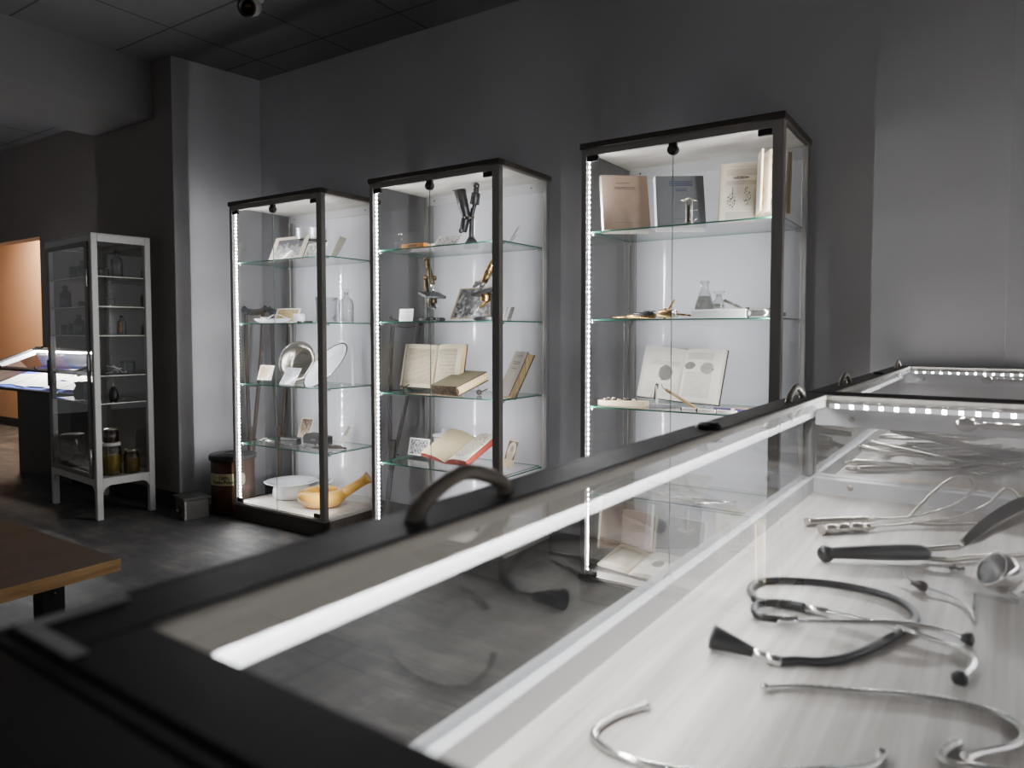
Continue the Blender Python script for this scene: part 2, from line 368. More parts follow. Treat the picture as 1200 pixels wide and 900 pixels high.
    def build(s, name, mats, parent=None, label=None):
        bmesh.ops.recalc_face_normals(s.bm, faces=s.bm.faces)
        me = bpy.data.meshes.new(name); s.bm.to_mesh(me); s.bm.free()
        if not isinstance(mats, (list, tuple)): mats = [mats]
        for m in mats: me.materials.append(M[m] if isinstance(m, str) else m)
        o = bpy.data.objects.new(name, me); C.objects.link(o); o.parent = parent
        if label: o['label'] = label
        return o
def thing(name, label, category, loc=(0, 0, 0), rz=0.0, group=None, rot=None):
    o = bpy.data.objects.new(name, None); C.objects.link(o); o.empty_display_size = .05
    o.location = loc; o.rotation_euler = rot if rot else (0, 0, rz)
    o['label'] = label; o['category'] = category
    if group: o['group'] = group
    return o
def tag(o, label, category, group=None, loc=None, rot=None):
    o['label'] = label; o['category'] = category
    if group: o['group'] = group
    if loc is not None: o.location = loc
    if rot is not None: o.rotation_euler = rot
    return o
def struct(o): o['kind'] = 'structure'; return o
def copy_tree(o, parent=None):
    c = o.copy(); C.objects.link(c); c.parent = parent
    for ch in list(o.children): copy_tree(ch, c)
    return c
def T(x, y, z): return Matrix.Translation((x, y, z))
def RX(a): return Matrix.Rotation(a, 4, 'X')
def RY(a): return Matrix.Rotation(a, 4, 'Y')
def RZ(a): return Matrix.Rotation(a, 4, 'Z')

# ------------------------------------------------------------------ the room
CEIL = 2.845; WALL = 3.15; PIER = 2.565; REC = 3.0
struct(MB().box(-11, 4, -4, 5, -.1, 0).build('floor', 'floor'))
struct(MB().box(-11, 4, -4, 5, CEIL, CEIL+.08).build('ceiling', 'ceil'))
struct(MB().box(-4.3, .058, WALL, WALL+.15, 0, CEIL).build('wall_back', 'wall'))
struct(MB().box(.058, 3.2, WALL-.02, WALL+.15, 0, CEIL).build('wall_right', 'wall'))
# pier in shade-darkened grey; its lit face toward the cabinets gets a lighter skin
struct(MB().prism([(-5.2, PIER), (-4.262, PIER), (-4.178, WALL+.1), (-5.2, WALL+.1)], 0, CEIL).build('wall_left', ['wallshade']))
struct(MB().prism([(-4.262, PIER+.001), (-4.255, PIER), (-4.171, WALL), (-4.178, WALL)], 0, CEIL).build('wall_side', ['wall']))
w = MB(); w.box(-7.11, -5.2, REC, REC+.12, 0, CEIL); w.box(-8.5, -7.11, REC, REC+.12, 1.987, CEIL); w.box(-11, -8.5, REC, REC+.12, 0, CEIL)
struct(w.build('wall_recess', 'wallshade'))
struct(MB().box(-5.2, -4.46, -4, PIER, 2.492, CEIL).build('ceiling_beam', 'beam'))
struct(MB().box(-11, -5.6, 3.75, 3.85, 0, CEIL).build('wall_far', 'orange'))
struct(MB().box(-11, -5.6, 3.735, 3.75, 0, .1).build('baseboard_far', 'base'))
struct(MB().box(-5.205, -4.25, PIER-.015, PIER, 0, .1).build('baseboard_left', 'base'))
struct(MB().box(-4.16, .058, WALL-.014, WALL, 0, .1).build('baseboard_back', 'base'))
struct(MB().box(-7.11, -5.2, REC-.015, REC, 0, .1).build('baseboard_recess', 'base'))

# ceiling spot at the top edge of the view
sp = thing('ceiling_spotlight', 'white ceiling spotlight with dark round mouth at the top edge', 'light', (-3.17, 2.36, CEIL))
MB().lathe([(0, 0), (.055, 0), (.055, -.012), (.03, -.016), (0, -.016)], 24).build('mount', 'whitemetal', sp)
b = MB(); ax = Vector((.5, -.75, -.42))
b.lathe([(0, -.02), (.04, -.02), (.044, .0), (.046, .09), (.036, .092), (.034, .06), (0, .058)], 24, 0, (0, 0, -.05), ax).build('lamp_head', 'whitemetal', sp)
MB().lathe([(.046, .091), (.047, .097), (.034, .099), (.033, .07), (0, .068)], 24, 0, (0, 0, -.05), ax).build('lamp_ring', 'black', sp)
MB().lathe([(.03, .071), (.02, .078), (0, .081)], 20, 0, (0, 0, -.05), ax).build('lens', 'dbrass', sp)

# ------------------------------------------------------------------ display cabinets
CW, CD, CH = .807, .46, 1.9
SH = [1.545, 1.182, .82, .459]
def make_cabinet():
    # origin: front right bottom corner; x from -CW to 0, y from 0 to CD
    t = thing('display_cabinet', '', 'display cabinet', group='glass display cabinets along the back wall')
    x0, x1 = -CW, 0.0; p = .04
    MB().box(x0+.006, x1-.006, .008, CD-.004, 0, .088, 0, .002).build('plinth', 'dark', t)
    b = MB(); b.box(x0+.004, x1-.004, .006, CD-.002, .088, .1, 0); b.build('bottom_rim', 'post', t)
    MB().box(x0+.02, x1-.02, .02, CD-.02, .1, .105).build('bottom_panel', 'lightwood', t, 'pale oak bottom panel')
    b = MB(); b.box(x0, x1, 0, CD, CH-.024, CH, 0, .002); b.build('top_panel', 'dark', t)
    MB().box(x0+.02, x1-.02, .02, CD-.02, CH-.03, CH-.024).build('top_underside', 'lightwood', t, 'pale oak underside of the top')
    for (a, c, d, e, m) in ((x0+.004, x0+.026, .008, .04, 'post'), (x1-.044, x1-.004, .008, .04, 'post'), (x0+.006, x0+.03, CD-.034, CD-.006, 'alu'), (x1-.03, x1-.006, CD-.034, CD-.006, 'alu')):
        q = MB().box(a, c, d, e, .1, CH-.024, 0, .003, 2).build('post', m, t)
        if m == 'alu': q['label'] = 'silver rear corner post'
    MB().box(x0+.026, x1-.044, .01, .034, CH-.05, CH-.024).build('front_rail', 'post', t)
    b = MB(); b.box(x0+.03, x1-.03, CD-.03, CD-.012, CH-.075, CH-.03); MB().box(x0+.03, x1-.03, CD-.03, CD-.012, .105, .14).build('rear_bottom_rail', 'railwhite', t)
    for xx in (x0+.08, x1-.1): b.cyl((xx, CD-.0325, CH-.052), (xx, CD-.029, CH-.052), .004, 1, 10)
    b.build('rear_top_rail', ['railwhite', 'darksteel'], t)
    MB().box(x0+.03, x0+.058, CD-.03, CD-.012, .14, CH-.075).build('rear_stile', 'alu', t)
    MB().box(x0+.03, x1-.03, CD-.012, CD-.006, .105, CH-.05).build('back_panel', 'panel', t, 'glossy white back panel')
    MB().quad((x0+.012, .04, .1), (x0+.012, CD-.034, .1), (x0+.012, CD-.034, CH-.03), (x0+.012, .04, CH-.03)).build('side_glass', 'pane', t)
    MB().quad((x1-.012, .04, .1), (x1-.012, CD-.034, .1), (x1-.012, CD-.034, CH-.03), (x1-.012, .04, CH-.03)).build('side_glass', 'pane', t)
    xm = (x0+.026+x1-.044)/2
    for k, (a, c) in enumerate(((x0+.028, xm-.001), (xm+.001, x1-.046))):
        d = MB().quad((a, .018, .104), (c, .018, .104), (c, .018, CH-.05), (a, .018, CH-.05))
        ed = c if k == 0 else a
        d.box(ed-.0004, ed+.0004, .0165, .0195, .104, CH-.05, 1)
        d = d.build('door', ['pane', 'paleedge'], t)
        hx = a if k == 0 else c; sg = 1 if k == 0 else -1
        for z in (.108, CH-.074):
            MB().box(min(hx, hx+sg*.05), max(hx, hx+sg*.05), .011, .026, z, z+.022, 0, .002).build('hinge', 'black', d)
    b = MB(); b.cyl((xm, .004, CH-.075), (xm, .03, CH-.075), .021, 0, 20); b.box(xm-.016, xm+.016, .008, .028, CH-.075, CH-.05, 0, .002)
    b.cyl((xm, .001, CH-.075), (xm, .006, CH-.075), .011, 1, 16)
    b.build('lock', ['black', 'darksteel'], t)
    for z in SH:
        s = MB().box(x0+.03, x1-.05, .045, CD-.035, z-.006, z, 1, tmi=0)
        s.box(x1-.05, x1-.018, .06, CD-.06, z-.006, z, 1, tmi=0)
        s = s.build('shelf', ['shelfglass', 'edge'], t, 'green edged glass shelf')
        for (cx, cy) in ((x0+.03, .06), (x1-.03, .07), (x0+.038, CD-.05), (x1-.036, CD-.05)):
            MB().box(cx-.009, cx+.009, cy-.007, cy+.007, z-.016, z-.0065, 0, .001).build('shelf_clip', 'alu', s)
    # led strips on the inner faces of the two front posts
    for (xx, sg) in ((x0+.0275, 1), (x1-.0455, -1)):
        b = MB(); y0 = .047
        ang = R(-48)*sg
        X = T(xx, y0, 0) @ RZ(PI/2*sg*0)
        b.box(xx-.002*sg if sg > 0 else xx, xx if sg > 0 else xx+.002, .026, .044, .115, CH-.06, 0)
        z = .125
        while z < CH-.065:
            if sg > 0: b.quad((xx+.0015, .0325, z), (xx+.0015, .038, z), (xx+.0015, .038, z+.005), (xx+.0015, .0325, z+.005), 1)
            else: b.quad((xx-.0015, .0325, z), (xx-.0015, .038, z), (xx-.0015, .038, z+.005), (xx-.0015, .0325, z+.005), 1)
            z += .0205
        b.build('led_strip', ['railwhite', 'led'], t)
    return t
cab = make_cabinet()
CY = 2.61; CX = [-2.967, -1.8095, -.5987]
CL = ['glass display cabinet farthest left, with metal basins and a yellow bedpan inside',
      'middle glass display cabinet, with three microscopes and old open books inside',
      'glass display cabinet nearest the long showcase, with dental books and instruments']
for k in range(3):
    c = cab if k == 0 else copy_tree(cab)
    c.location = (CX[k], CY, 0); c['label'] = CL[k]

# ------------------------------------------------------------------ long glass showcases
KW, KL, KT = .82, 1.505, 1.0
KZ = .789
def make_case():
    t = thing('showcase', '', 'showcase', group='long lid-top showcases end to end')
    W, L = KW, KL
    b = MB(); b.box(.01, W-.01, .01, L-.01, .06, .775, 0, .002); b.box(.05, W-.05, .05, L-.05, 0, .06, 1)
    b.build('pedestal', ['pedestal', 'base'], t)
    MB().box(.012, W-.012, .012, L-.012, .775, KZ).build('tray_floor', 'tray', t, 'pale oak tray floor')
    # bottom rails
    b = MB(); h = .032
    b.box(.0, .028, 0, L, KZ-.014, KZ+h, 0, .001); b.box(W-.028, W, 0, L, KZ-.014, KZ+h, 0, .001)
    b.box(.028, W-.028, 0, .028, KZ-.014, KZ+h, 0, .001); b.box(.028, W-.028, L-.028, L, KZ-.014, KZ+h, 0, .001)
    for xx in (.1, W-.1): b.cyl((xx, L-.0295, KZ+.018), (xx, L-.0275, KZ+.018), .006, 1, 14)
    b.build('bottom_rail', ['railwhite', 'steel'], t)
    for (a, c) in ((.002, .002), (W-.022, .002), (.002, L-.024), (W-.022, L-.024)):
        b = MB(); b.box(a, a+.02, c, c+.022, KZ+h, KT-.06, 0, .002); b.build('corner_post', 'alu', t)
    e = .016
    for q in (((e, e), (e, L-e)), ((W-e, e), (W-e, L-e)), ((e, e), (W-e, e)), ((e, L-e), (W-e, L-e))):
        (a, c), (d, f) = q
        MB().quad((a, c, KZ+h), (d, f, KZ+h), (d, f, KT-.05), (a, c, KT-.05)).build('wall_glass', 'pane', t)
    # top rails: sides shallow, ends deeper
    b = MB()
    b.box(.004, .03, .004, L-.004, KT-.05, KT-.012, 0, .001); b.box(W-.03, W-.004, .004, L-.004, KT-.05, KT-.012, 0, .001)
    b.box(.03, W-.03, .004, .03, KT-.066, KT-.012, 0, .001); b.box(.03, W-.03, L-.03, L-.004, KT-.066, KT-.012, 0, .001)
    for xx in (.1,): b.cyl((xx, L-.0315, KT-.05), (xx, L-.0295, KT-.05), .006, 1, 14)
    b.build('top_rail', ['railwhite', 'steel'], t)
    # lid: black frame with silver inner lip around a pane
    f = .05
    b = MB(); d = .008
    for (x0, x1, y0, y1) in ((0, f, 0, L), (W-f, W, 0, L)): b.box(x0+d, x1, y0+d if x0 == 0 else y0+d, y1-d, KT-.012, KT, 0, .0012)
    b.box(f, W-f, d, .045, KT-.012, KT, 0, .0012); b.box(f, W-f, L-.036, L-d, KT-.012, KT, 0, .0012)
    b.box(0, W, 0, L, KT-.016, KT-.0125, 0)if False else None
    lid = b.build('lid_frame', 'frame', t)
    b = MB()
    b.box(0, d-.0015, 0, L, KT-.03, KT-.001, 0, .001); b.box(W-d+.0015, W, 0, L, KT-.03, KT-.001, 0, .001)
    b.box(d-.0015, W-d+.0015, 0, d-.0015, KT-.03, KT-.001, 0, .001); b.box(d-.0015, W-d+.0015, L-d+.0015, L, KT-.03, KT-.001, 0, .001)
    b.build('outer_edge', 'frame', t)
    b = MB()
    b.box(f-.003, f+.004, .045, L-.036, KT-.0245, KT-.001, 0, .001); b.box(W-f-.004, W-f+.003, .045, L-.036, KT-.02, KT-.001, 0, .001)
    b.box(f, W-f, L-.043, L-.036, KT-.024, KT-.001, 0, .001)
    b.build('lid_lip', 'rail', lid, 'silver inner lip of the lid')
    MB().quad((f, .045, KT-.006), (W-f, .045, KT-.006), (W-f, L-.04, KT-.006), (f, L-.04, KT-.006)).build('lid_glass', 'pane', lid)
    # handles and lock on the left frame
    for yc in (.294, 1.305):
        b = MB(); r = .053
        b.tube([(.03, yc-r, KT-.001), (.03, yc-r*.93, KT+.008), (.03, yc-r*.55, KT+.018), (.03, yc, KT+.0245), (.03, yc+r*.55, KT+.018), (.03, yc+r*.93, KT+.008), (.03, yc+r, KT-.001)], lambda q: .0062+.003*abs(2*q-1)**3, 12, 0, .8)
        b.build('handle', 'handle', lid)
    b = MB(); b.lathe([(0, KT-.002), (.017, KT-.002), (.017, KT+.003), (.012, KT+.007), (0, KT+.008)], 20, 0, (.03, .822, 0)); b.box(.022, .038, .8, .844, KT, KT+.006, 0, .002)
    b.build('lock', 'black', lid)
    # gas strut lying along the far end rail
    b = MB(); yy = L-.052; zz = KT-.043
    b.sphere((.3, yy, zz), .019, 0, 20, .75); b.cyl((.31, yy, zz), (.326, yy, zz), .003, 0, 8); b.cyl((.326, yy, zz), (.6, yy+.004, zz), .0072, 0, 14); b.cyl((.6, yy+.004, zz), (.74, yy+.008, zz), .004, 0, 10)
    b.cyl((.3, yy, zz), (.3, L-.03, zz), .005, 0, 8)
    b.build('gas_strut', 'steel', t)
    # led strips under the lid along the ends
    y, sg = L-.0445, -1
    b = MB(); b.box(.06, W-.06, min(y, y-sg*.006), max(y, y-sg*.006), KT-.028, KT-.018, 2)
    x = .075
    while x < W-.07:
        b.quad((x-.0035, y-.001, KT-.0265), (x+.0035, y-.001, KT-.0265), (x+.0035, y-.001, KT-.0195), (x-.0035, y-.001, KT-.0195), 1); x += .027
    b.build('led_strip', ['railwhite', 'ledcase', 'ledglow'], t)
    for xa in (.036, W-.046):
        b = MB(); b.box(xa, xa+.01, .06, L-.06, KT-.019, KT-.014, 0); y = .075
        while y < L-.07:
            b.quad((xa+.0015, y-.0035, KT-.0195), (xa+.0085, y-.0035, KT-.0195), (xa+.0085, y+.0035, KT-.0195), (xa+.0015, y+.0035, KT-.0195), 1); y += .027
        b.build('led_strip', ['railwhite', 'ledcase'], t)
    return t
KA = R(-1.3); KO = Vector((-.359, .125, 0))
case = make_case(); case.location = KO; case.rotation_euler = (0, 0, KA)
case['label'] = 'long lid-top showcase in the foreground, with a stethoscope on its tray'
def kp(x, y, z=0): return KO + Matrix.Rotation(KA, 3, 'Z') @ Vector((x, y, z))
case2 = copy_tree(case); case2.location = kp(0, KL+.006); case2['label'] = 'second long showcase, behind the foreground one and against the back wall'
MB().box(0, KW, -.115, -.0005, KT-.03, KT-.001, 0, .002).build('end_ledge', 'frame', case)
MB().box(.01, KW-.01, -.1, .009, .06, KT-.031, 0, .002).build('end_panel', 'pedestal', case)
b = MB(); b.box(.009, .016, .009, .055, KT-.0005, KT+.0018, 0, .0008); b.box(.016, .06, .009, .016, KT-.0005, KT+.0018, 0, .0008)  # pale L-shaped strips added to stand in for a highlight on the lid edge
b.build('corner_highlight', plain('pale corner highlight', srgb(246, 246, 246), .4), case)


# ------------------------------------------------------------------ instruments on the tray
F0 = KZ
chrome = 'chrome'
t = thing('stethoscope', 'black rubber stethoscope with chrome ear tubes, coiled on the pale tray', 'stethoscope', (-.14, .88, F0))
o0 = Vector((-.14, .88, F0))
def loc(pts, dz=0): return [tuple(Vector(p)-o0+Vector((0, 0, dz))) for p in pts]
z = F0+.005
tb = [(-.168, .742), (-.1531, .7538), (-.1281, .7683), (-.1063, .799), (-.0857, .8494), (-.0661, .9079), (-.06, .9408), (-.0669, .9733), (-.0889, 1.0019), (-.1236, 1.0146), (-.1647, 1.0138), (-.1981, 1.0033), (-.2305, .9857), (-.2471, .9627), (-.2477, .9319), (-.2375, .9098), (-.2284, .8975), (-.205, .9035), (-.175, .9055), (-.1518, .904)]
b = MB(); b.tube(loc([(x, y, z) for x, y in tb]), .0047, 12); b.build('rubber_tube', 'rubber', t)
l2 = [(-.1729, .8936), (-.1957, .8945), (-.2137, .8858), (-.2236, .8727), (-.2211, .852), (-.2095, .8413), (-.1835, .8502)]
b = MB(); b.tube(loc([(x, y, z+.006-.004*k/6) for k, (x, y) in enumerate(l2)]), .0047, 12); b.build('rubber_tube', 'rubber', t)
b = MB(); b.tube(loc([(-.1835, .8502, z+.001), (-.1339, .8682, z+.005), (-.0731, .889, z+.011), (-.035, .8981, z+.009), (-.0138, .9069, z+.002)]), .0028, 10); b.cyl(loc([(-.1945, .846, z+.001)])[0], loc([(-.172, .8545, z+.003)])[0], .0052, 0, 12); b.build('ear_tube', chrome, t)
b = MB(); b.tube(loc([(-.1518, .904, z+.001), (-.1106, .8995, z+.003), (-.0731, .893, z+.003), (-.0343, .8828, z+.002), (-.0131, .8748, z+.001), (-.0015, .8558, z), (-.0027, .8325, z), (-.0108, .8099, z)]), .0028, 10); b.cyl(loc([(-.173, .9045, z)])[0], loc([(-.148, .9035, z+.001)])[0], .0052, 0, 12); b.build('ear_tube', chrome, t)
for (a, c) in (((-.0155, .9062, z+.002), (-.003, .9115, z+.001)), ((-.0105, .812, z), (-.0135, .797, z+.001))):
    a, c = loc([a, c]); d = Vector(c)-Vector(a)
    MB().lathe([(0, 0), (.003, 0), (.0065, d.length*.5), (.0075, d.length*.85), (.004, d.length), (0, d.length)], 16, 0, a, d).build('ear_tip', 'rubber', t)
a, c = loc([(-.2365, .742, F0+.0145), (-.192, .743, F0+.0075)]); d = Vector(c)-Vector(a)
MB().lathe([(0, .001), (.0115, 0), (.0135, .0005), (.0125, .004), (.0055, d.length-.001), (0, d.length)], 24, 0, a, d).build('chest_horn', 'rubber', t, 'flared black horn')
b = MB(); b.cyl(loc([(-.195, .743, F0+.0075)])[0], loc([(-.176, .742, F0+.006)])[0], .0045, 0, 14); b.cyl(loc([(-.18, .742, F0+.006)])[0], loc([(-.165, .743, F0+.005)])[0], .0055, 0, 14); b.build('connector', chrome, t)

def coil_tube(name, label, pts, r, cat_, dz=.0, group=None, n=230):
    # a bendable metal sound: closely ribbed tube with small round ends
    P = cat([(x, y, F0+r*1.1+dz) for x, y in pts], 13); o = P[len(P)//2].copy(); o.z = F0
    t = thing(name, label, cat_, o, 0, group)
    Q = [p-o for p in P]
    L = len(Q)
    b = MB(); ribs = [r*(1.06 if k % 2 else .74) for k in range(L)]
    b.tube(Q, lambda q: ribs[min(L-1, int(round(q*(L-1))))], 10, 0, 1, 0); b.build('ribbed_tube', chrome, t)
    for e in (Q[0], Q[-1]): MB().sphere(e, r*1.6, 0, 14).build('end_knob', chrome, t)
    return t
coil_tube('flexible_probe', 'ribbed chrome flexible probe curving round just in front of the stethoscope', [(-.1657, .6821), (-.1418, .7), (-.0953, .7213), (-.0499, .7421), (-.0146, .7509), (.0113, .7505), (.0278, .7413), (.0349, .7223), (.0284, .6986), (.007, .6729), (-.0042, .6557)], .0032, 'probe')
coil_tube('flexible_probe', 'ribbed chrome flexible probe nearest the viewer, hooked at its left end', [(-.2476, .5883), (-.2619, .5598), (-.2673, .5317), (-.2613, .5158), (-.2372, .5073), (-.2008, .51), (-.1573, .53), (-.1039, .5707), (-.0666, .6034), (-.0612, .6247)], .0032, 'probe')
coil_tube('flexible_probe', 'ribbed chrome probe with a curled tip at the lower right corner', [(-.0123, .6744), (-.0204, .6546), (-.021, .6431), (-.0112, .6403), (.0054, .6461), (.0324, .6539), (.09, .67), (.16, .66)], .0034, 'probe')

# obstetric forceps: two loose halves
def half(name, label, handle, hw, loop, extra=None, ridges=False, hm='steel', tipend=None):
    o = Vector(handle[0]); o.z = F0
    t = thing(name, label, 'forceps', o)
    rel = lambda P: [tuple(Vector(p)-o) for p in P]
    b = MB(); H = [Vector(p) for p in handle]
    if ridges:
        b.tube(rel(handle), lambda q: hw*(.72+.28*abs(math.cos(q*PI*4.5)))*(1.0 if q < .85 else .7), 14, 0, .75, 14)
    else:
        b.tube(rel(handle), lambda q: hw*(1.0 if q < .9 else .75), 14, 0, .6, 10)
    b.build('handle', hm, t)
    b = MB(); b.tube(rel(loop), .0042, 10, 0, .55, 8); b.build('blade_loop', 'steel', t)
    if extra:
        b = MB(); b.tube(rel(extra), .004, 10, 0, .6, 6); b.build('shank', 'steel', t)
    return t
half('obstetric_forceps', 'steel forceps half with smooth flat handle and an upright oval loop', [(-.2545, 1.3155, F0+.008), (-.205, 1.36, F0+.008), (-.1571, 1.4034, F0+.008)], .0105,
     [(-.1072, 1.4484, F0+.008), (-.0888, 1.4649, .8209), (-.0579, 1.4928, .8553), (-.0327, 1.5156-.003, .8683), (-.0158, 1.53-.006, .8614), (-.0128, 1.532-.008, .844), (-.0316, 1.5126, .8229), (-.0632, 1.4881, .8072), (-.1072, 1.4484, F0+.008)],
     [(-.1571, 1.4034, F0+.008), (-.13, 1.428, F0+.007), (-.1072, 1.4484, F0+.008)])
half('obstetric_forceps', 'steel forceps half with scalloped grip and a blade bent upward', [(-.2228, 1.2718, F0+.009), (-.187, 1.308, F0+.009), (-.1505, 1.345, F0+.009)], .0115,
     [(-.1, 1.4, F0+.009), (-.0485, 1.446, .8035), (-.0116, 1.4745, .8153), (.0132, 1.486, .8318), (.028, 1.49, .8508), (.0375, 1.492, .8595), (.05, 1.494, .852), (.058, 1.49, .835), (.056, 1.482, .815), (.03, 1.472, .804), (-.0111, 1.45, .8), (-.06, 1.42, F0+.008), (-.1, 1.4, F0+.009)],
     [(-.1505, 1.345, F0+.009), (-.12, 1.378, F0+.008), (-.1, 1.4, F0+.009)], True)
# big dark handled speculum
o0 = Vector((-.19, 1.123, F0)); t = thing('speculum', 'large dark speculum with ebony grip and a broad spoon blade raised', 'speculum', o0)
rel = lambda P: [tuple(Vector(p)-o0) for p in P]
b = MB(); b.tube(rel([(-.186, 1.123, F0+.014), (-.13, 1.157, F0+.016), (-.075, 1.19, F0+.017), (-.064, 1.197, F0+.014)]), lambda q: .0115-.002*math.cos(q*6), 14, 0, .9, 8); b.sphere(rel([(-.189, 1.121, F0+.013)])[0], .0125, 0, 16); b.build('grip', 'rubber', t)
b = MB(); b.tube(rel([(-.07, 1.196, F0+.02), (-.045, 1.208, F0+.024), (-.0238, 1.2209, F0+.026)]), .004, 10); b.tube(rel([(-.072, 1.2, F0+.007), (-.0392, 1.2133, F0+.006), (-.0133, 1.2403, F0+.006), (.039, 1.29, F0+.006), (.09, 1.34, F0+.006)]), .0042, 10); b.build('shank', 'steel', t)
up = [(-.0241, 1.2207, .8235), (-.0008, 1.2345, .8518), (.0266, 1.2508, .8761), (.052, 1.2658, .8916), (.0774, 1.2808, .9032), (.1, 1.294, .906)]
lo = [(-.0238, 1.2209, .8137), (-.0, 1.235, .8215), (.0225, 1.2483, .8358), (.0531, 1.2664, .8514), (.0786, 1.2816, .8606), (.11, 1.3, .875)]
b = MB(); A = cat(rel(up), 5); B = cat(rel(lo), 5); nn = Vector((.5, -.86, 0))
rows = []
for p, q in zip(A, B):
    r = []
    for k in range(9):
        s_ = k/8; m_ = p.lerp(q, s_); m_ = m_ - nn*(.012*math.sin(PI*s_))*-1
        r.append(m_)
    rows.append(r)
V = [[b.v(p) for p in r] for r in rows]; V2 = [[b.v(p-nn*.0022) for p in r] for r in rows]
for i in range(len(V)-1):
    for k in range(8):
        b.face([V[i][k], V[i+1][k], V[i+1][k+1], V[i][k+1]], 0, True); b.face([V2[i][k+1], V2[i+1][k+1], V2[i+1][k], V2[i][k]], 0, True)
    b.face([V[i][0], V2[i][0], V2[i+1][0], V[i+1][0]], 0); b.face([V[i][8], V[i+1][8], V2[i+1][8], V2[i][8]], 0)
for e in (0, -1): b.face([V[e][k] for k in range(9)]+[V2[e][k] for k in range(8, -1, -1)], 0)
b.build('blade', 'darksteel', t, 'broad curved spoon blade')
# pressure gauge
t = thing('pressure_gauge', 'round chrome pressure gauge lying tilted, glass dial turned to the left', 'gauge', (.024, 1.105, F0))
ax = Vector((-.72, -.5, .5)).normalized()
MB().lathe([(0, -.022), (.012, -.021), (.022, -.012), (.0255, .0), (.0255, .012), (.0235, .0145), (.0215, .0145), (.0215, .011), (0, .011)], 32, 0, (0, 0, .028), ax).build('housing', chrome, t)
MB().lathe([(0, .0112), (.0214, .0112), (.0214, .0118), (0, .0118)], 28, 0, (0, 0, .028), ax).build('dial', 'white', t, 'white dial face')
MB().lathe([(.0214, .0135), (.012, .0145), (0, .0148)], 28, 0, (0, 0, .028), ax).build('dial_glass', 'clear', t)
b = MB(); b.cyl((0.006, -.006, .012), (.018, -.02, .004), .004, 0, 10); b.tube([(.022, .01, .004), (.04, .014, .012), (.05, .008, .012), (.048, -.002, .005)], .0018, 8); b.build('stem', chrome, t)
o = MB(); o.cyl((-.008, 0, .004), (.008, 0, .004), .0016, 0, 8); o.cyl((0, -.007, .004), (0, .007, .004), .0022, 0, 8); o.sphere((-.008, 0, .004), .003); o.sphere((.008, 0, .004), .003); o.sphere((0, .007, .004), .0032)
tag(o.build('valve_key', 'darksteel'), 'tiny dark winged key beside the round gauge', 'key', loc=(-.026, 1.185, F0), rot=(0, 0, .5))
o0 = Vector((-.05, 1.06, F0)); t = thing('bead_probe', 'thin bent silver probe with a dark brown bead, beside the stethoscope coil', 'probe', o0)
b = MB(); b.tube(rel([(-.0876, 1.0972, F0+.012), (-.0724, 1.0715, F0+.007), (-.055, 1.0615, F0+.006), (-.0253, 1.0478, F0+.004), (-.0094, 1.0213, F0+.003), (-.002, .9796, F0+.002)]), .0017, 8); b.build('wire', chrome, t)
b = MB(); b.lathe([(0, -.011), (.004, -.009), (.0045, -.004), (.0062, 0), (.007, .005), (.0055, .01), (0, .012)], 16, 0, rel([(-.0655, 1.067, F0+.0075)])[0], (.02, -.011, -.001)); b.build('bead', plain('brown bead', srgb(52, 34, 30), .3), t)
o = MB(); o.cyl((-.027, 0, .004), (.03, -.003, .004), .0024, 0, 10); o.cyl((-.015, 0, .004), (-.016, -.062, .004), .002, 0, 10)
tag(o.build('glass_connector', 'clear'), 'clear T-shaped glass connector lying below the round gauge', 'connector', loc=(.012, 1.078, F0))

# pile of forceps in the second case
def forceps(L=.2, curve=.0, ring=True, m='steel', op=.16, th=1.0):
    # two crossing limbs pivoting at a screw; lies flat in xy, along x, pivot at origin
    parts = []
    for s in (1, -1):
        b = MB(); h = s*.0028
        b.tube([(-L*.55, s*L*op, h+.006), (-L*.35, s*L*op*.8, h+.006), (-L*.12, s*L*op*.25, h+.006), (0, 0, h+.006), (L*.12, -s*L*.03, h+.006), (L*.3, -s*L*.035+curve*.3, h+.006), (L*.45, -s*L*.012+curve, h+.006)], lambda q: th*(.0078-.0034*q), 8, 0, .8, 5)
        if ring:
            b.tube([(-L*.55+.011*math.cos(a)-.01, s*L*op+.012*math.sin(a), h+.006) for a in [2*PI*k/14 for k in range(15)]], .0036, 6, 0, 1, 0)
        parts.append(b)
    return parts
def put_forceps(label, x, y, rz, L=.2, curve=.0, ring=True, m='steel', op=.16, dz=0., rx=0., ry=0., group='forceps heaped in the second showcase'):
    t = thing('forceps', label, 'forceps', (x, y, F0+.006+dz), rz, group, rot=(rx, ry, rz))
    for b in forceps(L, curve, ring, m, op, 1.35): b.build('limb', m, t)
    MB().cyl((0, 0, -.003), (0, 0, .018), .007, 0, 10).build('pivot_screw', m, t)
    return t
